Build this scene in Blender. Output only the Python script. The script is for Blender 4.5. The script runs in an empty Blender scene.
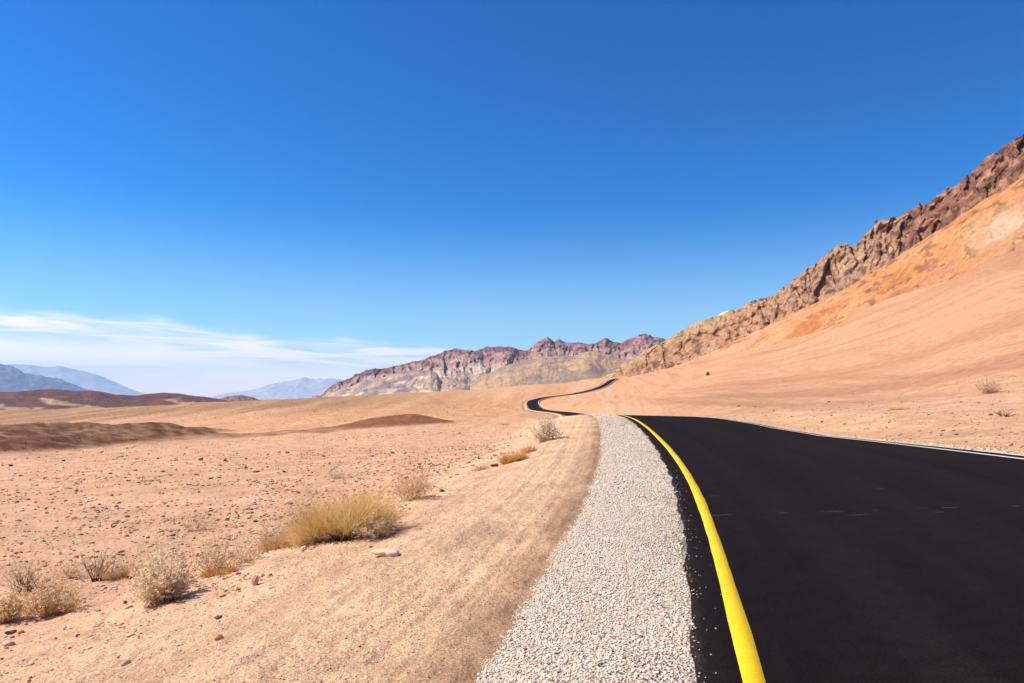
import bpy, math, random
import numpy as np
from math import radians, sin, cos, pi

# ------------------------------------------------------------------ camera, world, sun, exposure
W, H = 1024, 683
F = 683.0                       # focal length in pixels (24 mm on a 36 mm frame)
HOR = 395.0                     # image row of the true horizon
EYE = 1.6
sc = bpy.context.scene
col = sc.collection
random.seed(5)
RNG = np.random.default_rng(11)

cd = bpy.data.cameras.new('camera')
cam = bpy.data.objects.new('camera', cd)
col.objects.link(cam)
cd.sensor_width = 36.0
cd.lens = 36.0 * F / W
cd.shift_y = (HOR - H / 2) / W   # level camera, lens shift keeps verticals straight
cd.clip_start, cd.clip_end = 0.1, 90000
cam.location = (0, 0, EYE)
cam.rotation_euler = (radians(90), 0, 0)
sc.camera = cam

SUN_AZ, SUN_EL = radians(-88), radians(50)      # azimuth from +Y towards +X
SKY_STRENGTH = 0.11
SKY_TONE, SKY_KR, SKY_KG = 1.3, 3.8, 2.2
EXPOSURE = 0.72
sd = bpy.data.lights.new('sun', 'SUN')
sd.energy = 4.0
sd.angle = radians(0.53)
sd.color = (1.0, 0.935, 0.83)
sun = bpy.data.objects.new('sun', sd)
col.objects.link(sun)
S = np.array([sin(SUN_AZ) * cos(SUN_EL), cos(SUN_AZ) * cos(SUN_EL), sin(SUN_EL)])
from mathutils import Vector
sun.rotation_euler = Vector(S).to_track_quat('Z', 'Y').to_euler()

world = bpy.data.worlds.new('World')
sc.world = world
world.use_nodes = True
wn, wl = world.node_tree.nodes, world.node_tree.links
wn.clear()


def nd(nodes, kind, **kw):
    n = nodes.new(kind)
    for k, v in kw.items():
        setattr(n, k, v)
    return n


def math_(nodes, links, op, a, b=None, c=None, clamp=False):
    n = nodes.new('ShaderNodeMath')
    n.operation = op
    n.use_clamp = clamp
    for i, v in enumerate((a, b, c)):
        if v is None:
            continue
        if isinstance(v, (int, float)):
            n.inputs[i].default_value = v
        else:
            links.new(v, n.inputs[i])
    return n.outputs[0]


def maprange(nodes, links, v, a, b, c=0.0, d=1.0, smooth=True):
    n = nodes.new('ShaderNodeMapRange')
    n.interpolation_type = 'SMOOTHSTEP' if smooth else 'LINEAR'
    links.new(v, n.inputs['Value'])
    for k, x in (('From Min', a), ('From Max', b), ('To Min', c), ('To Max', d)):
        n.inputs[k].default_value = x
    return n.outputs['Result']


sky = nd(wn, 'ShaderNodeTexSky', sky_type='NISHITA', sun_disc=False, sun_elevation=SUN_EL,
         sun_rotation=SUN_AZ, altitude=600, air_density=1.0, dust_density=0.35, ozone_density=3.0)
# polarised, contrasty sky: tone curve on the radiance, then deepen the blue by raising the channel ratios to a power
pre = nd(wn, 'ShaderNodeVectorMath', operation='SCALE')
pre.inputs['Scale'].default_value = 0.2
wl.new(sky.outputs[0], pre.inputs[0])
sep = nd(wn, 'ShaderNodeSeparateXYZ')
wl.new(pre.outputs[0], sep.inputs[0])
blue = sep.outputs['Z']
tone = math_(wn, wl, 'MULTIPLY', math_(wn, wl, 'POWER', blue, SKY_TONE), 4.25)
kr = math_(wn, wl, 'POWER', math_(wn, wl, 'DIVIDE', sep.outputs['X'], blue), SKY_KR)
kg = math_(wn, wl, 'POWER', math_(wn, wl, 'DIVIDE', sep.outputs['Y'], blue), SKY_KG)
grade = nd(wn, 'ShaderNodeCombineXYZ')
wl.new(math_(wn, wl, 'MULTIPLY', tone, kr), grade.inputs['X'])
wl.new(math_(wn, wl, 'MULTIPLY', tone, kg), grade.inputs['Y'])
wl.new(tone, grade.inputs['Z'])
pale = nd(wn, 'ShaderNodeMix', data_type='RGBA')         # dust low in the sky
pale.inputs['B'].default_value = (4.3, 5.0, 5.4, 1)
wl.new(grade.outputs[0], pale.inputs['A'])
# thin cirrus low over the valley, by direction
tc = nd(wn, 'ShaderNodeTexCoord')
sx = nd(wn, 'ShaderNodeSeparateXYZ')
wl.new(tc.outputs['Generated'], sx.inputs[0])
az = math_(wn, wl, 'ARCTAN2', sx.outputs['X'], sx.outputs['Y'])
cz = nd(wn, 'ShaderNodeCombineXYZ')
wl.new(math_(wn, wl, 'MULTIPLY', az, 5.0), cz.inputs['X'])
zt = math_(wn, wl, 'ADD', math_(wn, wl, 'MULTIPLY', sx.outputs['Z'], 70.0), math_(wn, wl, 'MULTIPLY', az, 2.2))
wl.new(zt, cz.inputs['Y'])
n1 = nd(wn, 'ShaderNodeTexNoise')
n1.inputs['Scale'].default_value = 1.0
n1.inputs['Detail'].default_value = 7
n1.inputs['Roughness'].default_value = 0.55
n1.inputs['Distortion'].default_value = 0.9
wl.new(cz.outputs[0], n1.inputs['Vector'])
cz2 = nd(wn, 'ShaderNodeCombineXYZ')
wl.new(math_(wn, wl, 'MULTIPLY', az, 5.0), cz2.inputs['X'])
n2 = nd(wn, 'ShaderNodeTexNoise')
n2.inputs['Scale'].default_value = 1.0
n2.inputs['Detail'].default_value = 3
wl.new(cz2.outputs[0], n2.inputs['Vector'])
# top edge of the band: higher on the left, dropping to the right
edge = math_(wn, wl, 'ADD', math_(wn, wl, 'MULTIPLY', az, -0.062), 0.0645)
edge = math_(wn, wl, 'ADD', edge, math_(wn, wl, 'MULTIPLY', math_(wn, wl, 'SUBTRACT', n2.outputs[0], 0.5), 0.05))
rel = math_(wn, wl, 'SUBTRACT', edge, sx.outputs['Z'])          # > 0 below the top edge
band = maprange(wn, wl, rel, -0.004, 0.012)
fade = maprange(wn, wl, rel, 0.02, 0.075, 1.0, 0.75)
wisp = maprange(wn, wl, n1.outputs[0], 0.38, 0.62, 0.25, 1.0)
floor_ = maprange(wn, wl, rel, 0.016, 0.05, 0.0, 0.86)
wisp = math_(wn, wl, 'MAXIMUM', wisp, floor_)
side = maprange(wn, wl, az, -0.06, 0.13, 1.0, 0.0)
cloud = math_(wn, wl, 'MULTIPLY', math_(wn, wl, 'MULTIPLY', band, fade), math_(wn, wl, 'MULTIPLY', wisp, side))
cloud = math_(wn, wl, 'MULTIPLY', cloud, 0.92)
cmix = nd(wn, 'ShaderNodeMix', data_type='RGBA')
wl.new(cloud, cmix.inputs['Factor'])
wl.new(maprange(wn, wl, sx.outputs['Z'], -.03, .27, .62, 0.0), pale.inputs['Factor'])
wl.new(pale.outputs['Result'], cmix.inputs['A'])
dusty = nd(wn, 'ShaderNodeMix', data_type='RGBA')       # high cirrus above, dustier cloud bank near the valley floor
wl.new(maprange(wn, wl, rel, 0.015, 0.06), dusty.inputs['Factor'])
dusty.inputs['A'].default_value = (8.2, 7.2, 6.3, 1)
dusty.inputs['B'].default_value = (11.2, 9.2, 6.6, 1)
wl.new(dusty.outputs['Result'], cmix.inputs['B'])
bg = nd(wn, 'ShaderNodeBackground')
bg.inputs['Strength'].default_value = SKY_STRENGTH
wl.new(cmix.outputs['Result'], bg.inputs['Color'])
wo = nd(wn, 'ShaderNodeOutputWorld')
wl.new(bg.outputs[0], wo.inputs['Surface'])

sc.view_settings.view_transform = 'Standard'
sc.view_settings.look = 'None'
sc.view_settings.gamma = 1.0
sc.view_settings.use_curve_mapping = False
sc.view_settings.exposure = EXPOSURE
sc.render.engine = 'CYCLES'
sc.cycles.use_denoising = True
sc.cycles.max_bounces = 6
sc.cycles.volume_bounces = 1


# ------------------------------------------------------------------ numeric helpers
def _h(ix, iy, seed):
    n = (ix.astype(np.int64) * 374761393 + iy.astype(np.int64) * 668265263 + seed * 974634777) & 0xffffffff
    n = ((n ^ (n >> 13)) * 1274126177) & 0xffffffff
    n = ((n ^ (n >> 16)) * 2246822519) & 0xffffffff
    return ((n ^ (n >> 15)) & 0xffffff) / float(0x1000000)


def perlin(x, y, seed=0):
    x = np.asarray(x, float); y = np.asarray(y, float)
    x0 = np.floor(x); y0 = np.floor(y)
    fx, fy = x - x0, y - y0
    u = fx * fx * fx * (fx * (fx * 6 - 15) + 10)
    v = fy * fy * fy * (fy * (fy * 6 - 15) + 10)

    def g(dx, dy):
        a = _h(x0 + dx, y0 + dy, seed) * 2 * pi
        return np.cos(a) * (fx - dx) + np.sin(a) * (fy - dy)
    a, b, c, d = g(0, 0), g(1, 0), g(0, 1), g(1, 1)
    return (a + u * (b - a)) * (1 - v) + (c + u * (d - c)) * v      # about -0.7..0.7


def fbm(x, y, oct=5, seed=0, gain=0.5, lac=2.03):
    s = 0; a = 1.0
    for i in range(oct):
        s = s + a * perlin(x, y, seed + i * 17)
        x = x * lac + 13.7; y = y * lac - 7.1; a *= gain
    return s


def ridged(x, y, oct=5, seed=0, gain=0.55, lac=2.1):
    s = 0; a = 1.0; t = 0
    for i in range(oct):
        s = s + a * (1 - 2 * np.abs(perlin(x, y, seed + i * 31)))
        t += a; x = x * lac + 3.3; y = y * lac + 9.2; a *= gain
    return s / t


def facets(x, y, seed=0, tilt=1.0):
    """blocky fracture relief: every Voronoi cell is a plane with its own height and tilt"""
    x0, y0 = np.floor(x), np.floor(y)
    best = np.full(x.shape, 1e9); val = np.zeros(x.shape)
    for i in (-1, 0, 1):
        for j in (-1, 0, 1):
            cx, cy = x0 + i, y0 + j
            px_, py_ = cx + _h(cx, cy, seed), cy + _h(cx, cy, seed + 1)
            d2 = (x - px_)**2 + (y - py_)**2
            v = (_h(cx, cy, seed + 2) - .5) + tilt * ((_h(cx, cy, seed + 3) - .5) * (x - px_) + (_h(cx, cy, seed + 4) - .5) * (y - py_))
            b = d2 < best
            val = np.where(b, v, val); best = np.where(b, d2, best)
    return val


def sstep(a, b, x):
    t = np.clip((x - a) / (b - a), 0, 1)
    return t * t * (3 - 2 * t)


def pchip(xk, yk, x):
    """monotone cubic through the knots, linear outside"""
    xk = np.asarray(xk, float); yk = np.asarray(yk, float)
    h = np.diff(xk); dl = np.diff(yk) / h
    m = np.zeros_like(yk)
    for i in range(1, len(xk) - 1):
        if dl[i - 1] * dl[i] > 0:
            w1, w2 = 2 * h[i] + h[i - 1], h[i] + 2 * h[i - 1]
            m[i] = (w1 + w2) / (w1 / dl[i - 1] + w2 / dl[i])
    m[0], m[-1] = dl[0], dl[-1]
    i = np.clip(np.searchsorted(xk, x) - 1, 0, len(h) - 1)
    t = (x - xk[i]) / h[i]
    lo, hi = t < 0, t > 1
    tc_ = np.clip(t, 0, 1)
    r = ((2 * tc_**3 - 3 * tc_**2 + 1) * yk[i] + (tc_**3 - 2 * tc_**2 + tc_) * h[i] * m[i]
         + (-2 * tc_**3 + 3 * tc_**2) * yk[i + 1] + (tc_**3 - tc_**2) * h[i] * m[i + 1])
    r = np.where(lo, yk[0] + m[0] * (x - xk[0]), r)
    return np.where(hi, yk[-1] + m[-1] * (x - xk[-1]), r)


def natural(xk, yk, x):
    xk = np.asarray(xk, float); yk = np.asarray(yk, float); n = len(xk)
    h = np.diff(xk); A = np.eye(n); b = np.zeros(n)
    for i in range(1, n - 1):
        A[i, i - 1], A[i, i], A[i, i + 1] = h[i - 1], 2 * (h[i - 1] + h[i]), h[i]
        b[i] = 6 * ((yk[i + 1] - yk[i]) / h[i] - (yk[i] - yk[i - 1]) / h[i - 1])
    M = np.linalg.solve(A, b)
    i = np.clip(np.searchsorted(xk, x) - 1, 0, n - 2)
    a, c = xk[i + 1] - x, x - xk[i]
    return (M[i] * a**3 + M[i + 1] * c**3) / (6 * h[i]) + (yk[i] / h[i] - M[i] * h[i] / 6) * a + (yk[i + 1] / h[i] - M[i + 1] * h[i] / 6) * c


# ------------------------------------------------------------------ mesh and material helpers
def mesh_np(name, V, Fq, colors=None, uv=None, smooth=True, attr='tint'):
    """V (n,3), Fq (m,3 or 4) -> mesh datablock"""
    V = np.ascontiguousarray(V, np.float32); Fq = np.ascontiguousarray(Fq, np.int32)
    me = bpy.data.meshes.new(name)
    k = Fq.shape[1]
    me.vertices.add(len(V)); me.vertices.foreach_set('co', V.ravel())
    me.loops.add(Fq.size); me.loops.foreach_set('vertex_index', Fq.ravel())
    me.polygons.add(len(Fq)); me.polygons.foreach_set('loop_start', np.arange(0, Fq.size, k, dtype=np.int32))
    me.update(calc_edges=True)
    if smooth:
        me.polygons.foreach_set('use_smooth', np.ones(len(Fq), bool))
    if colors is not None:
        a = me.attributes.new(attr, 'FLOAT_COLOR', 'POINT')
        c4 = np.ones((len(V), 4), np.float32); c4[:, :3] = colors
        a.data.foreach_set('color', c4.ravel())
    if uv is not None:
        l = me.uv_layers.new(name='UVMap')
        l.data.foreach_set('uv', np.ascontiguousarray(uv[Fq.ravel()], np.float32).ravel())
    me.validate()
    return me


def obj(name, me, mat=None, parent=None):
    o = bpy.data.objects.new(name, me)
    col.objects.link(o)
    if mat is not None and not me.materials:
        me.materials.append(mat)
    if parent is not None:
        o.parent = parent
    return o


def tag(o, label=None, cat=None, group=None, kind=None):
    for k, v in (('label', label), ('category', cat), ('group', group), ('kind', kind)):
        if v:
            o[k] = v
    return o


def empty(name, loc):
    o = bpy.data.objects.new(name, None)
    o.empty_display_size = 0.2
    col.objects.link(o)
    o.location = loc
    return o


def grid_faces(n, m, wrap=False):
    i = np.arange(n - 1)[:, None]; j = np.arange(m if wrap else m - 1)[None, :]
    j2 = (j + 1) % m
    return np.stack([i * m + j, i * m + j2, (i + 1) * m + j2, (i + 1) * m + j], -1).reshape(-1, 4)


def mat_new(name, rough=0.95, spec=0.15):
    m = bpy.data.materials.new(name)
    m.use_nodes = True
    b = m.node_tree.nodes['Principled BSDF']
    b.inputs['Roughness'].default_value = rough
    b.inputs['Specular IOR Level'].default_value = spec
    return m, m.node_tree.nodes, m.node_tree.links, b


def noise_tex(N, L, vec, scale, detail=5, rough=0.6, dist=0.0):
    n = N.new('ShaderNodeTexNoise')
    n.inputs['Scale'].default_value = scale
    n.inputs['Detail'].default_value = detail
    n.inputs['Roughness'].default_value = rough
    n.inputs['Distortion'].default_value = dist
    L.new(vec, n.inputs['Vector'])
    return n.outputs[0]


def tint_out(N):
    a = N.new('ShaderNodeAttribute')
    a.attribute_name = 'tint'
    return a.outputs['Color']


def mul_value(N, L, color, fac):
    """colour times a grey factor socket"""
    c = N.new('ShaderNodeCombineColor')
    for k in ('Red', 'Green', 'Blue'):
        L.new(fac, c.inputs[k])
    m = N.new('ShaderNodeMix'); m.data_type = 'RGBA'; m.blend_type = 'MULTIPLY'
    m.inputs['Factor'].default_value = 1.0
    L.new(color, m.inputs['A']); L.new(c.outputs[0], m.inputs['B'])
    return m.outputs['Result']


def mixc(N, L, fac, a, b):
    m = N.new('ShaderNodeMix'); m.data_type = 'RGBA'
    if isinstance(fac, (int, float)):
        m.inputs['Factor'].default_value = fac
    else:
        L.new(fac, m.inputs['Factor'])
    for s, v in (('A', a), ('B', b)):
        if isinstance(v, tuple):
            m.inputs[s].default_value = (*v, 1)
        else:
            L.new(v, m.inputs[s])
    return m.outputs['Result']


def bump(N, L, b, height, strength, dist):
    n = N.new('ShaderNodeBump')
    n.inputs['Strength'].default_value = strength
    n.inputs['Distance'].default_value = dist
    L.new(height, n.inputs['Height'])
    L.new(n.outputs[0], b.inputs['Normal'])


def C(*rgb):
    return np.array(rgb, float)


def lerp(a, b, t):
    return a + (b - a) * t


def lerpc(a, b, t):
    t = np.asarray(t)[..., None]
    return a + (b - a) * t


# ------------------------------------------------------------------ road alignment (yellow line in plan, height at the yellow line)
YL = np.array([(-9, -34), (-4.3, -18), (-1.15, -6), (.42, 0), (1.26, 3.54), (2.45, 8.9), (3.9, 17.9), (5.05, 28), (5.75, 38),
               (6.1, 50), (6.8, 75), (8.8, 110), (10.9, 150), (10.0, 185), (7.9, 215), (6.5, 248), (6.7, 292), (8.0, 345), (11.6, 378), (20.7, 408),
               (33, 440), (52, 490), (82, 600), (99, 670), (119, 720), (160, 790)], float)
RZ = np.array([(-40, -.75), (-18, -.35), (0, .02), (3.5, .1), (8.9, .23), (17.9, .42), (24, .54), (29, .6), (34, .58), (40, .44), (50, -.02),
               (75, -1.15), (110, -2.1), (150, -2.65), (185, -3.05), (215, -3.4), (248, -3.55), (292, -3.1), (345, -2.0), (378, -.9), (408, .5), (440, 1.6),
               (490, 4.4), (600, 12.1), (670, 17.2), (720, 19.5), (800, 22)], float)
yy = np.concatenate([np.arange(-34, 60, .25), np.arange(60, 400, 1.0), np.arange(400, 790, 2.0)])
RX = natural(YL[:, 1], YL[:, 0], yy)
RZZ = pchip(RZ[:, 0], RZ[:, 1], yy)
RT = np.stack([np.gradient(RX, yy), np.ones_like(yy)], 1)
RT /= np.linalg.norm(RT, axis=1)[:, None]
RN = np.stack([RT[:, 1], -RT[:, 0]], 1)          # to the right
RS = np.concatenate([[0], np.cumsum(np.hypot(np.diff(RX), np.diff(yy)))])
RS -= np.interp(0, yy, RS)
CS = np.interp(yy, [-40, 0, 11, 14, 17, 21, 26, 32, 42, 60, 140], [.05, .07, .074, .046, .018, -.020, -.042, -.038, -.018, .0, .02])        # superelevation
A_L, A_R = -0.36, 5.2                            # asphalt
G_L, G_R = -1.62, 5.62                           # gravel shoulders


def road_proj(x, y):
    """signed offset from the yellow line, arc length, road height there, cross fall"""
    n = len(x)
    off = np.full(n, 1e4); s = np.zeros(n); z = np.zeros(n); cs = np.full(n, .03)
    idx = np.where((y > -33) & (y < 785) & (np.abs(x - np.interp(y, yy, RX)) < np.where(y < 60, 40, 140)))[0]
    for k in range(0, len(idx), 20000):
        ii = idx[k:k + 20000]
        j0 = np.searchsorted(yy, y[ii])
        best = np.full(len(ii), 1e9); bj = np.zeros(len(ii), int)
        for dj in range(-44, 45, 1):
            j = np.clip(j0 + dj, 0, len(yy) - 1)
            d2 = (x[ii] - RX[j])**2 + (y[ii] - yy[j])**2
            b = d2 < best
            best[b] = d2[b]; bj[b] = j[b]
        rx, ry = x[ii] - RX[bj], y[ii] - yy[bj]
        tt = rx * RT[bj, 0] + ry * RT[bj, 1]
        off[ii] = rx * RN[bj, 0] + ry * RN[bj, 1]
        s[ii] = RS[bj] + tt
        z[ii] = np.interp(RS[bj] + tt, RS, RZZ)
        cs[ii] = CS[bj]
    return off, s, z, cs


# ------------------------------------------------------------------ terrain height
def zr(y_img, d):
    return EYE - d * (y_img - HOR) / F


COLS = {  # tan of azimuth: (distance ahead, height)
    -2.2: [(15, -1.2), (30, -3.5), (60, -8), (120, -14), (300, -22), (600, -32), (1200, -55), (3000, -95), (8000, -150), (24000, -150)],
    -.75: [(15, -.75), (30, zr(471, 30)), (60, zr(450, 60)), (100, zr(439, 100)), (200, zr(426, 200)), (300, zr(419.5, 300)), (400, zr(415, 400)),
           (500, zr(412, 500)), (560, zr(411.2, 560)), (700, -19), (1000, -32), (3000, -80), (8000, -150), (24000, -150)],
    -.5: [(15, -.65), (30, zr(463, 30)), (60, zr(444, 60)), (100, zr(431, 100)), (200, zr(418, 200)), (300, zr(411.5, 300)), (400, zr(407.5, 400)),
          (500, zr(405, 500)), (560, zr(404.4, 560)), (700, -16), (1000, -28), (3000, -80), (8000, -150), (24000, -150)],
    -.31: [(15, -.6), (30, zr(456, 30)), (60, zr(438, 60)), (100, zr(426, 100)), (200, zr(413.5, 200)), (300, zr(406.5, 300)), (400, zr(402, 400)),
           (500, zr(399, 500)), (560, zr(398.3, 560)), (700, -5), (1000, -20), (3000, -70), (8000, -150), (24000, -150)],
    -.164: [(15, -.5), (30, zr(450, 30)), (60, zr(430, 60)), (100, zr(420, 100)), (200, zr(410, 200)), (300, zr(403.5, 300)), (400, zr(398.5, 400)),
            (500, zr(394.8, 500)), (600, zr(393.2, 600)), (700, 2), (1000, -8), (3000, -60), (8000, -150), (24000, -150)],
    0.0: [(15, -.3), (30, zr(440, 30)), (60, zr(424, 60)), (100, zr(415.5, 100)), (150, zr(411, 150)), (200, zr(408.5, 200)), (270, zr(405, 270)),
          (330, zr(401.5, 330)), (390, zr(397.5, 390)), (480, zr(392, 480)), (600, zr(388.3, 600)), (700, zr(386.8, 700)), (1000, 6), (3000, -40), (8000, -150), (24000, -150)],
    .13: [(15, .3), (30, .5), (45, .1), (60, -.35), (100, zr(412, 100)), (150, zr(408, 150)), (200, zr(405, 200)), (270, zr(401, 270)), (330, zr(398, 330)),
          (390, zr(394, 390)), (480, zr(390, 480)), (600, zr(384, 600)), (680, zr(381, 680)), (750, zr(379.5, 750)), (1000, 18), (3000, 0), (8000, -150), (24000, -150)],
    .2: [(15, .35), (30, .62), (45, .35), (60, .2), (100, zr(404, 100)), (150, zr(399.5, 150)), (200, zr(396, 200)), (300, zr(389, 300)), (450, zr(381, 450)),
         (600, zr(375, 600)), (700, zr(373, 700)), (800, 26), (1000, 26), (3000, 10), (8000, -100), (24000, -150)],
    .28: [(15, .42), (30, .72), (45, .78), (60, zr(403, 60)), (100, zr(395, 100)), (150, zr(388, 150)), (200, zr(381.5, 200)), (300, zr(373, 300)), (450, zr(363, 450)),
          (560, zr(357, 560)), (700, 36), (1000, 40), (3000, 20), (8000, -50), (24000, -150)],
    .41: [(15, .5), (30, zr(415, 30)), (45, zr(406, 45)), (60, zr(400, 60)), (100, zr(386, 100)), (150, zr(372, 150)), (200, zr(361, 200)), (300, zr(346, 300)),
          (380, zr(339, 380)), (450, 37), (600, 40), (1000, 45), (3000, 30), (8000, 0), (24000, -150)],
    .57: [(15, .62), (20, .72), (30, zr(408, 30)), (45, zr(394, 45)), (60, zr(383, 60)), (100, zr(358, 100)), (150, zr(334, 150)), (200, zr(315, 200)),
          (250, zr(301.5, 250)), (290, zr(294.5, 290)), (350, 46.5), (600, 52), (1000, 60), (3000, 60), (8000, 0), (24000, -150)],
    .75: [(11, .7), (15, .74), (20, .98), (26, 1.4), (35, 2.3), (45, 3.6), (60, 6.2), (100, 15.2), (150, 29), (190, 41), (220, 48.2), (280, 53), (600, 64),
          (1000, 75), (3000, 80), (8000, 0), (24000, -150)],
    1.25: [(8, .55), (11, .8), (20, 2.2), (30, 4.4), (60, 14.5), (100, 29), (150, 46), (220, 57), (600, 72), (1000, 85), (3000, 90), (8000, 0), (24000, -150)],
    2.6: [(4, .6), (8, 1.0), (20, 5), (30, 9), (60, 22), (100, 38), (150, 52), (220, 60), (600, 75), (1000, 85), (3000, 90), (8000, 0), (24000, -150)],
}
_ld = np.linspace(math.log(4), math.log(24000), 500)
_us = sorted(COLS)
_th = np.array([math.atan(u) for u in _us])
_tab = np.stack([pchip(np.log([p[0] for p in COLS[u]]), [p[1] for p in COLS[u]], _ld) for u in _us])   # (cols, 500)
_thf = np.linspace(_th[0], _th[-1], 800)
TAB = np.stack([pchip(_th, _tab[:, k], _thf) for k in range(500)], 1)                                    # (800, 500)
for _ in range(14):                                                                                      # ease the joins between columns
    TAB[1:-1] = (TAB[:-2] + 2 * TAB[1:-1] + TAB[2:]) / 4


def table_z(th, d):
    a = np.clip((th - _thf[0]) / (_thf[1] - _thf[0]), 0, 798.999)
    b = np.clip((np.log(np.maximum(d, 4)) - _ld[0]) / (_ld[1] - _ld[0]), 0, 498.999)
    i, j = a.astype(int), b.astype(int)
    fa, fb = a - i, b - j
    return (TAB[i, j] * (1 - fa) + TAB[i + 1, j] * fa) * (1 - fb) + (TAB[i, j + 1] * (1 - fa) + TAB[i + 1, j + 1] * fa) * fb


def ellipse(x, y, cx, cy, rx, ry, ang=0.0):
    c, s_ = cos(ang), sin(ang)
    px, py = x - cx, y - cy
    return np.sqrt(((px * c + py * s_) / rx)**2 + ((-px * s_ + py * c) / ry)**2)


def terrain(x, y, detail=True, masks=False):
    x = np.asarray(x, float); y = np.asarray(y, float)
    off, s, zroad, cs = road_proj(x, y)
    r = np.hypot(x, y)
    th = np.arctan2(x, y)
    thc = np.clip(th, _th[0], _th[-1])
    d = r * np.cos(thc)
    # near field: a tilted fan surface, dropping off the berm on the left of the road
    dl = np.where(off < 0, -off, 0)
    drop = .45 * sstep(2.6, 7.5, dl)
    N_ = .05 * np.clip(x, -40, 40) + .0125 * np.clip(y, -40, 60) - drop
    T_ = table_z(thc, d)
    back = sstep(-.1, .35, np.cos(th)) if True else 1
    w = sstep(9, 38, d) * back
    base = N_ * (1 - w) + T_ * w
    # dark low mounds out on the plain
    wob = .22 * fbm(x / 9, y / 9, 4, 5)
    e1 = ellipse(x, y, -60, 60, 33, 47, 0) + wob
    e2 = ellipse(x, y, -13.4, 76, 8.5, 7.5, .1) + wob * .8
    e3 = ellipse(x, y, -25, 70, 14, 3.6, .18) + wob * .8
    m1, m2, m3 = sstep(1.05, .35, e1), sstep(1.05, .2, e2), sstep(1.05, .3, e3)
    base = base + 2.1 * m1 + 1.15 * m2 + .35 * m3
    far = sstep(3, 60, r)
    if detail:
        amp = np.clip(.0035 * r, .012, 1.6)
        base = base + amp * .8 * fbm(x / (2 + .09 * r), y / (2 + .09 * r), 4, 40)
        # shallow washes running along the fan
        v = (x * .985 - y * .17); uu = (x * .17 + y * .985)
        v2, uu2 = x * .975 + y * .22, -x * .22 + y * .975
        wf = sstep(.12, .28, x / np.maximum(y, 1)) * (y > 0)
        wash = fbm(v / 3.2, uu / 26, 5, 77) * (1 - wf) + fbm(v2 / 3.6, uu2 / 40, 5, 78) * wf
        base = base + (.16 - .07 * wf) * wash * sstep(9, 40, r) * np.clip(r / 70, .2, 3.5) * (1 - sstep(700, 2000, r))
        rough = sstep(3.2, 6.5, dl) + sstep(6.2, 8.5, off) * (off < 1e3)
        rough = np.where(off > 1e3, 1, rough) * (1 - sstep(30, 90, r))
        base = base + rough * (.030 * fbm(x / .55, y / .55, 4, 9) + .012 * fbm(x / .12, y / .12, 3, 19))
    # road corridor
    ze = zroad + cs * np.clip(off, G_L, G_R)
    sink = .05 + .0016 * np.maximum(np.abs(y), 0)
    out = np.maximum(G_L + .28 - off, off - G_R + .08)
    out = np.where(off > 1e3, 1e4, out)
    B = np.where(off < 0, 3.0, 2.2) + .035 * np.clip(y, 0, 400)
    wv = sstep(0, 1, out / B)
    # graded verge: a small gutter beside the gravel, then a low windrow
    o = np.maximum(G_L + .28 - off, 0)
    furrow = (-.055 + .05 * sstep(0, .38, o) + .05 * np.exp(-((o - 1.5) / .55)**2) - .03 * np.exp(-((o - 2.4) / .35)**2)) * (off < 0)
    if detail:
        sn = fbm(o / .16 + .15 * fbm(s / 1.5, o, 2, 4), s / 9, 3, 61)
        furrow = furrow + .020 * sn * sstep(.05, .4, o) * (1 - sstep(3.5, 5.5, o)) * (off < 0)
        furrow = furrow + .020 * fbm(x / .26, y / .26, 4, 23) * sstep(.0, .3, o)* (1 - sstep(3.5, 5.5, o))
    nearr = 1 - sstep(45, 90, r)
    edge_z = ze + np.where(off < 0, -.06 * np.minimum(o, 6), .02 * np.minimum(np.maximum(off - G_R, 0), 5))
    zz = np.where(out <= 0, ze - sink, edge_z * (1 - wv) + base * wv)
    zz = np.where(out <= 0, zz, zz - sink * (1 - sstep(.1, .45 + .004 * np.clip(y, 0, 400), out)) * (y > 45))
    zz = zz + np.where(out > 0, furrow * nearr, 0)
    if masks:
        return zz, dict(off=off, s=s, o=o, m1=m1, m2=m2, m3=m3, r=r, th=th, d=d, out=out)
    return zz


def at(px, py):
    """ground point seen at a pixel of the photograph"""
    u, v = (px - 512) / F, -(py - HOR) / F
    dd = np.exp(np.linspace(math.log(2.2), math.log(900), 6000))
    zt_ = terrain(u * dd, dd, detail=False)
    hit = np.where(EYE + v * dd <= zt_)[0]
    k = hit[0] if len(hit) else len(dd) - 1
    x, y = u * dd[k], dd[k]
    return float(x), float(y), float(terrain(np.array([x]), np.array([y]))[0])


# ------------------------------------------------------------------ ground sheet
fov = np.concatenate([np.linspace(-pi, -1.12, 60, endpoint=False), np.linspace(-1.12, -.72, 120, endpoint=False),
                      np.linspace(-.72, .72, 950, endpoint=False), np.linspace(.72, 1.12, 120, endpoint=False), np.linspace(1.12, pi, 60, endpoint=False)])
rad = np.concatenate([np.exp(np.linspace(math.log(1.2), math.log(60), 430, endpoint=False)),
                      np.exp(np.linspace(math.log(60), math.log(900), 300, endpoint=False)),
                      np.exp(np.linspace(math.log(900), math.log(26000), 60))])
RR, TT = np.meshgrid(rad, fov, indexing='ij')
gx, gy = (RR * np.sin(TT)).ravel(), (RR * np.cos(TT)).ravel()
gz, gm = terrain(gx, gy, masks=True)
r_ = gm['r']
along = (gx * .17 + gy * .985); across = (gx * .985 - gy * .17)
wf = sstep(.12, .28, gx / np.maximum(gy, 1)) * (gy > 0)
along, across = along * (1 - wf) + (-gx * .22 + gy * .975) * wf, across * (1 - wf) + (gx * .975 + gy * .22) * wf
streak = fbm(across / (1.5 + .05 * r_ ** .9), along / (14 + .5 * r_ ** .9), 5, 201)
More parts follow.
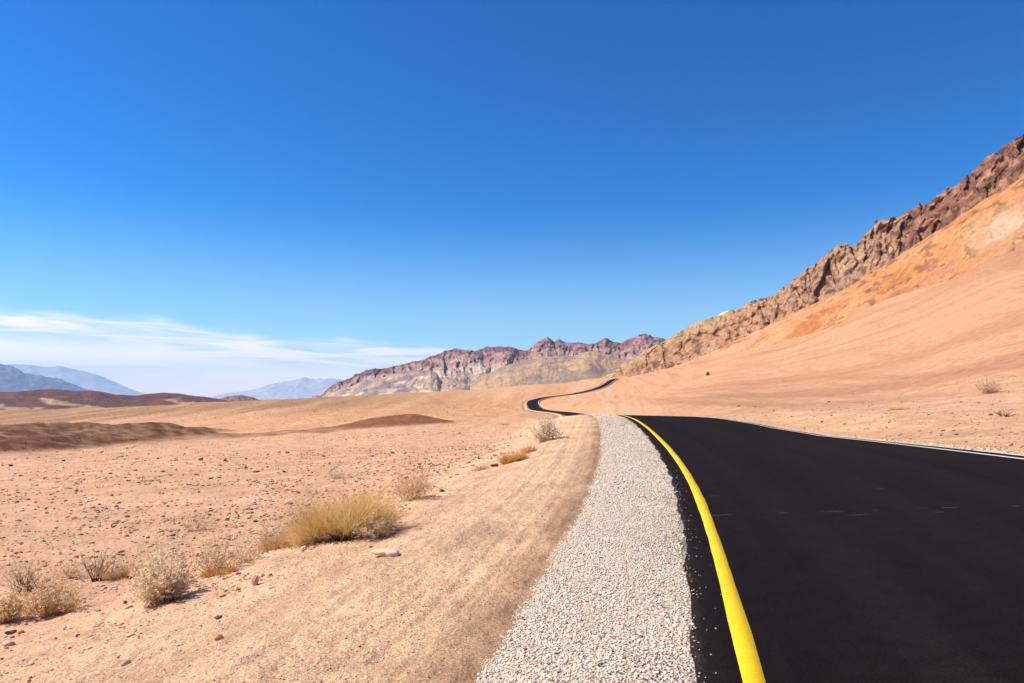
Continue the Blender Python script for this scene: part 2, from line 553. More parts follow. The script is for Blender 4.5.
streak2 = fbm(across / 14, along / 170, 5, 303)
patch = fbm(gx / 14, gy / 14, 5, 401)
fine = fbm(gx / 1.3, gy / 1.3, 4, 501)

c_plain = C(.65, .37, .205)
c_pink = C(.66, .37, .22)
c_orange = C(.62, .30, .135)
c_brown = C(.34, .19, .095)
c_dark = C(.135, .055, .029)
c_fan = C(.56, .295, .162)
c_berm = C(.75, .455, .265)
c_rust = C(.42, .20, .09)
gc = np.tile(c_plain, (len(gx), 1))
gc = lerpc(gc, c_pink, sstep(-.25, .3, patch))
left = sstep(.12, -.1, gx / np.maximum(gy, 1)) * (gy > 0)
# warmer, smoother ground farther out on the left, a brown stony band at its rim
gc = lerpc(gc, c_orange, (sstep(35, 130, r_) * .75 * np.clip(.7 + streak, 0, 1)))
gc = lerpc(gc, c_brown, left * sstep(150, 330, r_ + 60 * streak) * (1 - sstep(650, 900, r_)) * np.clip(.85 + .7 * streak + .4 * patch, 0, 1) * sstep(.02, -.30, gx / np.maximum(gy, 1)))
# the smooth fan on the right
fanm = sstep(.10, .24, gx / np.maximum(gy, 1)) * (gy > 0) * sstep(26, 60, r_)
gc = lerpc(gc, c_fan, fanm * .85)
low = sstep(120, 30, r_ - 60 + 60 * streak2)
gc = lerpc(gc, C(.42, .20, .11), fanm * np.clip(streak2 * 1.2 + .16 * low - .08, 0, .6))
fs = fbm(across / (.5 + .018 * r_), along / (9 + .35 * r_), 5, 222)
gc = lerpc(gc, C(.40, .19, .10), fanm * np.clip(fs * .9 * (.25 + low) - .06, 0, .45))
gc = lerpc(gc, C(.45, .215, .115), fanm * np.clip(streak * .55 - .05, 0, .35))
fan_shade = ellipse(gx, gy, 150, 196, 46, 75, -.2) + .5 * streak2 + .3 * fs  # patch painted darker for shade where the upper fan turns from the sun
gc = lerpc(gc, C(.44, .215, .115), fanm * .75 * sstep(1.0, .35, fan_shade))
gc = lerpc(gc, c_rust, .35 * sstep(.28, .5, streak2 * .6 + patch * .5) * sstep(40, 100, r_) * (1 - left))
# dark varnished mounds
mm = sstep(.0, .22, gm['m1'])
gc = lerpc(gc, c_dark * (1 + .35 * patch[:, None]), np.clip(mm * (.86 + .6 * fine + .3 * patch), 0, 1))
m2 = sstep(.0, .2, gm['m2'])
gc = lerpc(gc, C(.23, .088, .044), np.clip(m2 * (.95 + .3 * fine), 0, 1))
m3 = sstep(.0, .25, gm['m3'])
gc = lerpc(gc, C(.25, .11, .058), np.clip(m3 * (.8 + .6 * fine), 0, 1) * .85)
# graded berm
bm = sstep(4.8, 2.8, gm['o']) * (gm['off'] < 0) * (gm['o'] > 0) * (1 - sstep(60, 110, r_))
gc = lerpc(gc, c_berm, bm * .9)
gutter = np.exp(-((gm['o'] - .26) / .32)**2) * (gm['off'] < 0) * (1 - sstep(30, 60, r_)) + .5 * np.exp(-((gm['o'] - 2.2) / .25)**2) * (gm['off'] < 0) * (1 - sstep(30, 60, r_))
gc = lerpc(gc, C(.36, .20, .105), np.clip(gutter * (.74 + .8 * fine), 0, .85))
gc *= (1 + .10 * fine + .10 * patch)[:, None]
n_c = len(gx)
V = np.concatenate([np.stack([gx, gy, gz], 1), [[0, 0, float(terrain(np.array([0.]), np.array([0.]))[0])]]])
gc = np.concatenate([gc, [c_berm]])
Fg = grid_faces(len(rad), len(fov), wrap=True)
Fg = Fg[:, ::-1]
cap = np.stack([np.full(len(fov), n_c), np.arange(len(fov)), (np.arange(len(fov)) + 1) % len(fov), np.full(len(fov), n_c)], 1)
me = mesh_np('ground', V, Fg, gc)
m, N, L, b = mat_new('desert_ground', .97, .08)
geo = N.new('ShaderNodeNewGeometry').outputs['Position']
na = noise_tex(N, L, geo, 55, 5, .7)
nb = noise_tex(N, L, geo, 9, 6, .65)
ncx = noise_tex(N, L, geo, 1.1, 6, .6)
vor = N.new('ShaderNodeTexVoronoi'); vor.inputs['Scale'].default_value = 26; L.new(geo, vor.inputs['Vector'])
speck = maprange(N, L, vor.outputs['Distance'], .05, .30, .72, 1.0)
f1 = maprange(N, L, na, .32, .68, .50, 1.42, False)
f2 = maprange(N, L, nb, .30, .70, .86, 1.14, False)
f3 = maprange(N, L, ncx, .30, .70, .78, 1.18, False)
fac = math_(N, L, 'MULTIPLY', math_(N, L, 'MULTIPLY', f1, f2), math_(N, L, 'MULTIPLY', f3, speck))
L.new(mul_value(N, L, tint_out(N), fac), b.inputs['Base Color'])
hh = math_(N, L, 'ADD', math_(N, L, 'MULTIPLY', na, .25), math_(N, L, 'MULTIPLY', nb, 1.0))
bump(N, L, b, hh, 1.0, .05)
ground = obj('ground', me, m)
tag(ground, 'pinkish tan desert floor and sandy slope on both sides of the road', 'ground', kind='structure')

# ------------------------------------------------------------------ road, markings, gravel shoulders
def strip(offs, lifts, y0, y1, narrow=False, jitter=None):
    """ribbon along the road; offs are lateral offsets from the yellow line, lifts heights above the road plane"""
    k = np.where((yy >= y0) & (yy <= y1))[0]
    P = []
    for o_, l_ in zip(offs, lifts):
        of = np.full(len(k), o_, float)
        if jitter is not None and o_ in jitter:
            of = of + jitter[o_] * fbm(RS[k] / .9, RS[k] * 0 + o_ * 7, 4, 71) * (yy[k] < 90)
        if narrow:
            of = lerp(of, A_L + (of - A_L) * .45, sstep(45, 120, yy[k]))
        P.append(np.stack([RX[k] + RN[k, 0] * of, yy[k] + RN[k, 1] * of, RZZ[k] + CS[k] * of + l_], 1))
    P = np.stack(P, 1)
    uv = np.stack([np.broadcast_to(np.array(offs)[None, :], P.shape[:2]), np.broadcast_to(RS[k][:, None], P.shape[:2])], -1)
    return P.reshape(-1, 3), grid_faces(P.shape[0], P.shape[1])[:, ::-1], uv.reshape(-1, 2)


skf = -.5
V, Fq, uv = strip([A_L - .05, A_L, -.1, .06, 1.2, 2.5, 3.8, 4.9, 5.1, A_R, A_R + .05], [skf, 0, .002, .002, .006, .01, .006, .002, .001, 0, skf], -34, 786,
                  jitter={A_L: .035, A_L - .05: .035})
m, N, L, b = mat_new('new_asphalt', .95, .06)
uvn = N.new('ShaderNodeUVMap').outputs[0]
geo = N.new('ShaderNodeNewGeometry').outputs['Position']
sp = N.new('ShaderNodeSeparateXYZ'); L.new(uvn, sp.inputs[0])
U_, S_ = sp.outputs['X'], sp.outputs['Y']
grain = noise_tex(N, L, geo, 85, 4, .8)
med = noise_tex(N, L, geo, 5, 5, .6)
mp = N.new('ShaderNodeMapping'); mp.inputs['Scale'].default_value = (1.6, .05, 1); L.new(uvn, mp.inputs[0])
lane = noise_tex(N, L, mp.outputs[0], 1.0, 4, .55)
f = math_(N, L, 'MULTIPLY', maprange(N, L, grain, .33, .67, .35, 1.75, False), math_(N, L, 'MULTIPLY', maprange(N, L, med, .3, .7, .85, 1.15, False), maprange(N, L, lane, .3, .7, .7, 1.35, False)))
cbase = N.new('ShaderNodeRGB'); cbase.outputs[0].default_value = (.0118, .0072, .0070, 1)
ca = mul_value(N, L, cbase.outputs[0], f)
# pale scrape dashes where two paving passes meet, crossing the road
def dash_row(s0, slope, thick, seed, thr):
    ctr = math_(N, L, 'ADD', math_(N, L, 'MULTIPLY', U_, slope), s0)
    dist_ = math_(N, L, 'ABSOLUTE', math_(N, L, 'SUBTRACT', S_, ctr))
    line = maprange(N, L, dist_, thick * .4, thick, 1.0, 0.0)
    cx = N.new('ShaderNodeCombineXYZ'); L.new(U_, cx.inputs['X']); cx.inputs['Y'].default_value = seed
    nn = noise_tex(N, L, cx.outputs[0], 2.6, 2, .5)
    return math_(N, L, 'MULTIPLY', line, maprange(N, L, nn, thr, thr + .08))
dsh = math_(N, L, 'MAXIMUM', dash_row(8.10, -.03, .020, 3.1, .50), dash_row(7.86, -.02, .018, 8.7, .53))
dsh = math_(N, L, 'MAXIMUM', dsh, dash_row(9.4, -.02, .018, 5.3, .62))
dsh = math_(N, L, 'MULTIPLY', dsh, maprange(N, L, grain, .35, .6, .15, .8))
ca = mixc(N, L, math_(N, L, 'MULTIPLY', dsh, .5), ca, (.22, .16, .14))
# dust tracked from the gravel edge
dust = maprange(N, L, math_(N, L, 'ADD', U_, math_(N, L, 'MULTIPLY', med, .18)), A_L + .02, A_L + .24, .55, 0.0)
dust = math_(N, L, 'MULTIPLY', dust, maprange(N, L, grain, .42, .62, 0.0, 1.0))
ca = mixc(N, L, dust, ca, (.34, .24, .18))
L.new(ca, b.inputs['Base Color'])
bump(N, L, b, grain, .8, .010)
road = obj('road', mesh_np('road', V, Fq, uv=uv), m)
tag(road, 'fresh black asphalt road winding over a crest into the desert', 'road', kind='structure')

m, N, L, b = mat_new('yellow_paint', .6, .3)
geo = N.new('ShaderNodeNewGeometry').outputs['Position']
g1 = noise_tex(N, L, geo, 120, 3, .8); g2 = noise_tex(N, L, geo, 3, 5, .6)
cy = mixc(N, L, maprange(N, L, g2, .3, .7, 0, 1), (.90, .575, .002), (.86, .52, .002))
cy = mul_value(N, L, cy, maprange(N, L, g1, .3, .68, .66, 1.12, False))
cy = mixc(N, L, maprange(N, L, g1, .63, .70, 0, .8), cy, (.05, .04, .02))
L.new(cy, b.inputs['Base Color']); bump(N, L, b, g1, .4, .004)
V, Fq, uv = strip([-.058, -.056, .056, .058], [.001, .0065, .0065, .001], -34, 300, jitter={-.056: .010, -.058: .010, .056: .010, .058: .010})
yl = obj('edge_line', mesh_np('edge_line', V, Fq, uv=uv), m, road)
yl['label'] = 'solid yellow line along the left edge of the asphalt'
m, N, L, b = mat_new('white_paint', .6, .3)
geo = N.new('ShaderNodeNewGeometry').outputs['Position']
g1 = noise_tex(N, L, geo, 120, 3, .8)
L.new(mul_value(N, L, mixc(N, L, 0.0, (.56, .52, .47), (1, 1, 1)), maprange(N, L, g1, .25, .7, .75, 1.05, False)), b.inputs['Base Color'])
V, Fq, uv = strip([4.872, 4.874, 4.928, 4.930], [.001, .0085, .0085, .001], -34, 300)
wlne = obj('edge_line', mesh_np('edge_line', V, Fq, uv=uv), m, road)
wlne['label'] = 'solid white line along the right edge of the asphalt'

m, N, L, b = mat_new('crushed_gravel', .95, .12)
geo = N.new('ShaderNodeNewGeometry').outputs['Position']
vor = N.new('ShaderNodeTexVoronoi'); vor.inputs['Scale'].default_value = 48; L.new(geo, vor.inputs['Vector'])
sh = N.new('ShaderNodeSeparateColor'); L.new(vor.outputs['Color'], sh.inputs[0])
gcol = mixc(N, L, maprange(N, L, sh.outputs[0], 0, 1, 0, 1, False), (.74, .59, .45), (.52, .41, .31))
gcol = mixc(N, L, maprange(N, L, sh.outputs[1], .86, .9, 0, 1), gcol, (.16, .13, .12))
big = noise_tex(N, L, geo, 1.2, 4, .6)
gcol = mixc(N, L, maprange(N, L, big, .5, .7, 0, .6), gcol, (.62, .45, .30))
spu = N.new('ShaderNodeSeparateXYZ'); L.new(N.new('ShaderNodeUVMap').outputs[0], spu.inputs[0])
gcol = mixc(N, L, maprange(N, L, spu.outputs['Y'], 40, 110, 0, .8), gcol, (.62, .38, .23))
L.new(gcol, b.inputs['Base Color'])
bump(N, L, b, vor.outputs['Distance'], .9, .02)
V, Fq, uv = strip([G_L - .25, G_L, -1.3, -.9, A_L + .06, A_L + .10], [-.16, -.055, -.02, -.004, .006, -.02], -34, 786, narrow=True, jitter={A_L + .06: .09, A_L + .1: .09})
gm_ = m
sh1 = obj('road_shoulder', mesh_np('road_shoulder', V, Fq, uv=uv), m)
tag(sh1, 'wide pale crushed gravel shoulder beside the yellow line', 'shoulder', kind='structure')
V, Fq, uv = strip([A_R - .06, A_R - .03, 5.4, G_R, G_R + .2], [-.02, .006, .012, -.01, skf], -34, 786, jitter={G_R: .1, G_R + .2: .1, A_R - .03: .03, A_R - .06: .03})
sh2 = obj('road_shoulder', mesh_np('road_shoulder', V, Fq, uv=uv), m)
tag(sh2, 'narrow pale gravel verge beyond the white line, under the sandy bank', 'shoulder', kind='structure')


# ------------------------------------------------------------------ stones
def ico():
    p = (1 + 5**.5) / 2
    v = np.array([(-1, p, 0), (1, p, 0), (-1, -p, 0), (1, -p, 0), (0, -1, p), (0, 1, p), (0, -1, -p), (0, 1, -p), (p, 0, -1), (p, 0, 1), (-p, 0, -1), (-p, 0, 1)], float)
    f_ = np.array([(0, 11, 5), (0, 5, 1), (0, 1, 7), (0, 7, 10), (0, 10, 11), (1, 5, 9), (5, 11, 4), (11, 10, 2), (10, 7, 6), (7, 1, 8), (3, 9, 4), (3, 4, 2), (3, 2, 6), (3, 6, 8), (3, 8, 9), (4, 9, 5), (2, 4, 11), (6, 2, 10), (8, 6, 7), (9, 8, 1)])
    return v / np.linalg.norm(v[0]), f_


IV, IF = ico()


def subdiv(v, f_):
    mid = {}; v = list(map(tuple, v)); nf = []
    def mp_(a, b_):
        k = (min(a, b_), max(a, b_))
        if k not in mid:
            q = (np.array(v[a]) + np.array(v[b_])); q /= np.linalg.norm(q)
            mid[k] = len(v); v.append(tuple(q))
        return mid[k]
    for a, b_, c in f_:
        x, y, z = mp_(a, b_), mp_(b_, c), mp_(c, a)
        nf += [(a, x, z), (b_, y, x), (c, z, y), (x, y, z)]
    return np.array(v), np.array(nf)


def stone_shape(rng, sub=0, flat=.6):
    v, f_ = IV.copy(), IF.copy()
    for _ in range(sub):
        v, f_ = subdiv(v, f_)
    if sub:                                   # chisel with random planes
        for _ in range(15):
            n_ = rng.normal(size=3); n_ /= np.linalg.norm(n_)
            k = rng.uniform(.42, .78)
            dd = v @ n_
            v = v - np.outer(np.maximum(dd - k, 0), n_)
        v = v * (1 + rng.normal(0, .015, (len(v), 1)))
    else:
        v = v * rng.uniform(.7, 1.2, (len(v), 1))
    return v * np.array([1, rng.uniform(.6, .9), flat * rng.uniform(.7, 1.1)]), f_


def rock_soup(name, P, size, cols, mat, variants=24, flat=.65, seed=3):
    """many little stones in ONE mesh (for gravel nobody could count)"""
    rng = np.random.default_rng(seed)
    sh_ = np.stack([stone_shape(rng, 0, flat)[0] for _ in range(variants)])
    n = len(P)
    vv = sh_[rng.integers(0, variants, n)]
    a = rng.uniform(0, 2 * pi, n); ca_, sa = np.cos(a), np.sin(a)
    R = np.stack([np.stack([ca_, -sa, 0 * a], -1), np.stack([sa, ca_, 0 * a], -1), np.stack([0 * a, 0 * a, 1 + 0 * a], -1)], 1)
    vv = np.einsum('nij,nkj->nki', R, vv) * size[:, None, None] + P[:, None, :]
    Fq = (IF[None] + (np.arange(n) * 12)[:, None, None]).reshape(-1, 3)
    cc = np.repeat(cols, 12, axis=0)
    return obj(name, mesh_np(name, vv.reshape(-1, 3), Fq, cc, smooth=False), mat)


def tint_mat(name, rough=.9, spec=.15, scale=60, lo=.8, hi=1.2, bstr=.4, bdist=.004):
    m, N, L, b = mat_new(name, rough, spec)
    tco = N.new('ShaderNodeTexCoord').outputs['Object']
    n_ = noise_tex(N, L, tco, scale, 5, .65)
    L.new(mul_value(N, L, tint_out(N), maprange(N, L, n_, .3, .7, lo, hi, False)), b.inputs['Base Color'])
    if bstr:
        bump(N, L, b, n_, bstr, bdist)
    return m


MAT_GRAVEL = tint_mat('gravel_stone', .9, .15, 90)
MAT_STONE = tint_mat('desert_stone', .92, .12, 40, .75, 1.25, .5, .01)


def road_point(s_y, off, lift):
    i = np.interp(s_y, yy, np.arange(len(yy)))
    rx, rz_, cs_ = np.interp(s_y, yy, RX), np.interp(s_y, yy, RZZ), np.interp(s_y, yy, CS)
    nx, ny = np.interp(s_y, yy, RN[:, 0]), np.interp(s_y, yy, RN[:, 1])
    return np.stack([rx + nx * off, s_y + ny * off, rz_ + cs_ * off + lift], 1)


def gravel(n, y0, y1, o0, o1, smin, smax, seed, pw=1.0):
    rng = np.random.default_rng(seed)
    ys = y0 + (y1 - y0) * rng.uniform(0, 1, n)**pw
    t = rng.uniform(0, 1, n)
    of = o0 + (o1 - o0) * t + .10 * fbm(ys / .35, ys * 0 + 3, 3, 15) * ((t < .12) | (t > .88))
    sz = smin + (smax - smin) * rng.uniform(0, 1, n)**2.5
    prof = np.interp(of, [G_L, -1.3, -.9, A_L + .06, 0], [-.055, -.02, -.004, .006, .002]) if o1 < 2 else np.interp(of, [A_R, 5.4, G_R], [.006, .012, -.01])
    P = road_point(ys, of, prof + sz * .25)
    base = np.array([(.82, .69, .54), (.75, .60, .45), (.64, .50, .38), (.40, .31, .24), (.72, .50, .33), (.17, .13, .11), (.86, .77, .64)])
    cc = base[rng.choice(7, n, p=[.22, .24, .18, .11, .15, .04, .06])] * rng.uniform(.82, 1.12, (n, 1))
    if o0 > 2:
        cc = cc * np.array([.95, .80, .66])
    return P, sz, cc


parts_ = [gravel(38000, 2.4, 9, G_L - .06, A_L + .05, .0045, .0145, 1), gravel(26000, 9, 22, G_L - .05, A_L + .05, .008, .021, 2), gravel(8000, 22, 48, G_L, A_L, .016, .034, 4),
          gravel(1800, 2.4, 12, G_L - .30, G_L, .005, .014, 7), gravel(900, 2.4, 12, G_L - .65, G_L - .2, .004, .012, 17), gravel(700, 12, 30, G_L - .4, G_L, .010, .02, 18), gravel(6000, 7, 40, A_R, G_R, .010, .03, 5)]
# a few strays kicked on to the asphalt
rng = np.random.default_rng(8)
ns = 420
ys = rng.uniform(2.6, 12, ns); of = A_L + .02 + rng.exponential(.06, ns); of = np.minimum(of, .6)
sz = rng.uniform(.0028, .0085, ns)
parts_.append((road_point(ys, of, .002 + sz * .35), sz, np.tile(C(.72, .64, .55), (ns, 1)) * rng.uniform(.7, 1.05, (ns, 1))))
P = np.concatenate([p[0] for p in parts_]); sz = np.concatenate([p[1] for p in parts_]); cc = np.concatenate([p[2] for p in parts_])
gr = rock_soup('gravel', P, sz, cc, MAT_GRAVEL)
tag(gr, 'loose cream and grey gravel stones covering the road shoulders', 'gravel', kind='stuff')

# small stones strewn over the desert pavement
rng = np.random.default_rng(21)
n = 120000
th = rng.uniform(-.78, .75, n)
dd = 2.8 * (70 / 2.8)**(rng.uniform(0, 1, n)**.85)
x, y = dd * np.tan(th) * .999, dd
off, s_, _, _ = road_proj(x, y)
dens = fbm(x / 1.6, y / 1.6, 3, 90) + .5 * fbm(x / 6, y / 6, 3, 95)
lim = -4.6 + 1.8 * fbm(x / 1.1, y / 1.1, 4, 97)
bermzone = (off > lim) & (off < G_L)
keep = ((off < G_L - .1) | (off > G_R + .1)) & (rng.uniform(0, 1, n) * (1 + .5 * sstep(10, 25, dd)) < np.where(bermzone, .5, np.where(off > 0, .22, np.clip(.42 + .25 * (dd < 13) + 1.1 * dens, .05, 1))))
x, y, dd, off = x[keep], y[keep], dd[keep], off[keep]
sz = np.exp(rng.normal(math.log(.0095), .6, len(x))) * np.clip(dd / 7, .75, 2.4)
sz = np.minimum(sz, .055)
bz = bermzone[keep]
sz = np.where(bz, np.minimum(sz * .65, .012), sz)
# bigger stones farther out, which show only as specks
n2_ = 26000
d2 = 45 * (480 / 45)**rng.uniform(0, 1, n2_); t2 = rng.uniform(-.80, .02, n2_)
x2, y2 = d2 * np.tan(t2), d2
of2, _, _, _ = road_proj(x2, y2)
k2 = (of2 < -9) | (of2 > 1e3)
k2 &= rng.uniform(0, 1, n2_) < np.clip(.35 + 1.2 * fbm(x2 / 12, y2 / 12, 4, 140), .03, 1)
x2, y2, d2 = x2[k2], y2[k2], d2[k2]
sz2 = np.exp(rng.normal(math.log(.055), .4, len(x2))) * np.clip(d2 / 110, .6, 2.6)
nfar = len(x2)
x, y, sz = np.concatenate([x, x2]), np.concatenate([y, y2]), np.concatenate([sz, sz2])
bz = np.concatenate([bz, np.zeros(nfar, bool)])
z = terrain(x, y)
pal = np.array([(.56, .32, .18), (.46, .25, .14), (.32, .17, .10), (.16, .095, .065), (.66, .45, .29), (.48, .24, .12)])
cc = pal[rng.choice(6, len(x), p=[.34, .26, .13, .06, .14, .07])] * rng.uniform(.8, 1.15, (len(x), 1))
cc[len(x) - nfar:] = np.array([(.22, .115, .065), (.30, .16, .085), (.14, .075, .05)])[rng.integers(0, 3, nfar)]
cc = np.where((bz & (rng.uniform(0, 1, len(x)) < .75))[:, None], np.array([.60, .40, .25]) * rng.uniform(.7, 1.25, (len(x), 1)), cc)
pb = rock_soup('pebbles', np.stack([x, y, z + sz * .15], 1), sz, cc, MAT_STONE, flat=.5, seed=5)
tag(pb, 'countless small pebbles strewn over the tan desert floor', 'pebbles', kind='stuff')

# individual stones
SR = np.random.default_rng(33)
SHAPES = []
for k in range(10):
    v, f_ = stone_shape(SR, 2, [.5, .6, .7, .45, .35][k % 5])
    SHAPES.append((v, f_))


def stone_mesh(k, tintc, name='stone'):
    v, f_ = SHAPES[k]
    return mesh_np(name, v, f_, np.tile(tintc, (len(v), 1)), smooth=False)


def put_stone(me_, x, y, size, label, group=None, rz=None, sink=.25, name='stone', tilt=(0, 0), scale=(1, 1, 1)):
    z = float(terrain(np.array([x]), np.array([y]))[0])
    o = obj(name, me_, MAT_STONE)
    o.scale = (size * scale[0], size * scale[1], size * scale[2])
    o.rotation_euler = (tilt[0], tilt[1], random.uniform(0, 6.28) if rz is None else rz)
    h = min(v[2] for v in me_.vertices[0:1] and [tuple(q.co) for q in me_.vertices]) * size * scale[2]
    o.location = (x, y, z - h * (1 - 2 * sink) )
    tag(o, label, 'stone', group)
    return o


def px_stone(px, py, wpx, k, tintc, label, **kw):
    x, y, z = at(px, py)
    return put_stone(stone_mesh(k, tintc), x, y, wpx * y / F / 2, label, **kw)


def slab_mesh(tintc):
    """a broken flat flagstone: rough outline, bevelled top, undercut below"""
    rg_ = np.random.default_rng(3)
    key = np.array([(-1, .02), (-.72, .30), (-.30, .44), (.12, .52), (.50, .40), (.82, .22), (1.0, -.12), (.86, -.36), (.42, -.46), (.02, -.30), (-.34, -.36), (-.74, -.20)])
    nA = 36
    q = np.arange(nA) * len(key) / nA; k0 = q.astype(int); fr = (q - k0)[:, None]
    out_ = key[k0] * (1 - fr) + key[(k0 + 1) % len(key)] * fr + rg_.normal(0, .016, (nA, 2))
    ox, oy = out_[:, 0], out_[:, 1]
    rings = [(.45, .20), (.80, .19), (.95, .16), (1.0, .08), (.97, -.02), (.80, -.10), (.4, -.12)]
    Vs = np.concatenate([np.stack([ox * k, oy * k, h_ + .02 * fbm(ox * k * 3, oy * k * 3, 3, 8)], 1) * np.array([1, 1, 1]) * np.stack([1 + 0 * ox, 1 + 0 * ox, .55 + .45 * (ox * k + 1) / 2 * 1.6], 1) for k, h_ in rings])
    Vs = np.concatenate([Vs, [[0, 0, .19], [0, 0, -.11]]])
    f_ = [tuple(q) for q in grid_faces(len(rings), nA, wrap=True)[:, ::-1]]
    tri = []
    for q in f_:
        tri += [(q[0], q[1], q[2]), (q[0], q[2], q[3])]
    top, bot = len(Vs) - 2, len(Vs) - 1
    for k in range(nA):
        tri.append((top, k, (k + 1) % nA)); b0 = (len(rings) - 1) * nA
        tri.append((bot, b0 + (k + 1) % nA, b0 + k))
    return mesh_np('stone', Vs, np.array(tri), np.tile(tintc, (len(Vs), 1)), smooth=False)


x_, y_, z_ = at(385, 556)
sl = obj('stone', slab_mesh(C(.72, .50, .34)), MAT_STONE)
k_ = 15.5 * y_ / F
sl.scale = (k_, k_, k_ * 1.15); sl.location = (x_, y_, z_ + .11 * k_); sl.rotation_euler = (.10, .07, -.05)
tag(sl, 'large flat pale slab of stone lying on the open sand below the golden bush', 'stone')
px_stone(371, 547, 8, 1, C(.30, .2, .14), 'small brown stone just behind the flat pale slab', rz=1)
px_stone(255, 585, 13, 2, C(.58, .38, .26), 'upright tan stone with a dark shaded face, right of the pale shrubs', rz=.5, scale=(.8, .8, 1.7), sink=.1)
px_stone(271, 588, 12, 4, C(.66, .48, .34), 'low pale stone beside the upright tan stone')
px_stone(218, 640, 17, 3, C(.52, .26, .15), 'flat reddish stone alone on the sand near the bottom edge', rz=.2, tilt=(.05, .1), sink=.15)
px_stone(442, 492, 9, 6, C(.24, .18, .13), 'dark grey brown stone on the verge right of the straw shrub')
px_stone(11, 633, 14, 5, C(.10, .07, .06), 'long dark stone at the left edge below the olive shrubs', rz=.25, scale=(1.2, .6, .8))
px_stone(125, 603, 9, 7, C(.22, .17, .15), 'grey stone just left of the cream shrub base')
px_stone(98, 611, 9, 8, C(.5, .36, .27), 'tan stone between the olive shrub and the cream shrub')
px_stone(126, 662, 12, 0, C(.26, .2, .18), 'dark grey stone near the bottom edge, leftmost of the near ones', rz=.6)
px_stone(218, 617, 11, 9, C(.15, .11, .10), 'dark flat stone below the upright tan stone')
px_stone(304, 549, 9, 2, C(.74, .62, .48), 'cream stone at the foot of the golden bush')
px_stone(333, 541, 7, 5, C(.70, .56, .42), 'small cream stone under the right half of the golden bush')
px_stone(708, 375, 6, 2, C(.10, .055, .03), 'dark boulder alone on the smooth slope below the rocky ridge', scale=(.8, .8, 1.5))
px_stone(952, 413, 6, 4, C(.26, .15, .10), 'dark brown stone on the sandy bank left of the dead brush')
px_stone(739, 406, 4, 6, C(.22, .13, .09), 'small dark stone on the bank above the far bend of the road edge')
px_stone(495, 467, 12, 5, C(.12, .09, .07), 'dark flat stone at the verge below the orange tuft', rz=.3, scale=(1.2, .6, .7))
px_stone(225, 461, 8, 6, C(.13, .08, .06), 'lone dark stone on the plain just below the dark mound')

KINDS_S = [('dark brown stone scattered on the stony plain left of the road', 'dark stones scattered on the plain', C(.15, .10, .08), 'left'),
           ('reddish brown stone scattered on the stony plain left of the road', 'reddish stones scattered on the plain', C(.34, .19, .12), 'left'),
           ('pale tan stone scattered on the stony plain left of the road', 'pale stones scattered on the plain', C(.56, .40, .29), 'left'),
           ('small dark stone on the sandy bank right of the road', 'dark stones on the right bank', C(.22, .13, .09), 'right'),
           ('dark chunk of rock lying on the dark mound at the left', 'dark rocks on the mound', C(.07, .045, .035), 'mound')]
rng = np.random.default_rng(44)
for lab, grp, tc_, where in KINDS_S:
    meshes = [stone_mesh(k, tc_ * rng.uniform(.85, 1.15)) for k in range(6)]
    want = {'left': 78, 'right': 22, 'mound': 24}[where]
    got = 0
    while got < want:
        if where == 'left':
            px, py = rng.uniform(0, 470), 452 + 225 * rng.uniform(0, 1)**1.6
            if px > 470 - (py - 440) * 1.15:
                continue
        elif where == 'right':
            px = rng.uniform(690, 1020); py = rng.uniform(392 - (px - 690) * .03, 412 + (px - 690) * .10)
        else:
            px, py = rng.uniform(0, 150), rng.uniform(436, 460)
        x, y, z = at(px, py)
        o_, _, _, _ = road_proj(np.array([x]), np.array([y]))
        if -4.6 < o_[0] < G_R + .3:
            continue
        size = np.exp(rng.normal(math.log(2.0), .35)) * y / F if y < 40 else rng.uniform(.9, 1.7) * y / F
        put_stone(meshes[got % 6], x, y, size, lab, grp, sink=.2, scale=(1, 1, rng.uniform(.7, 1.1)))
        got += 1

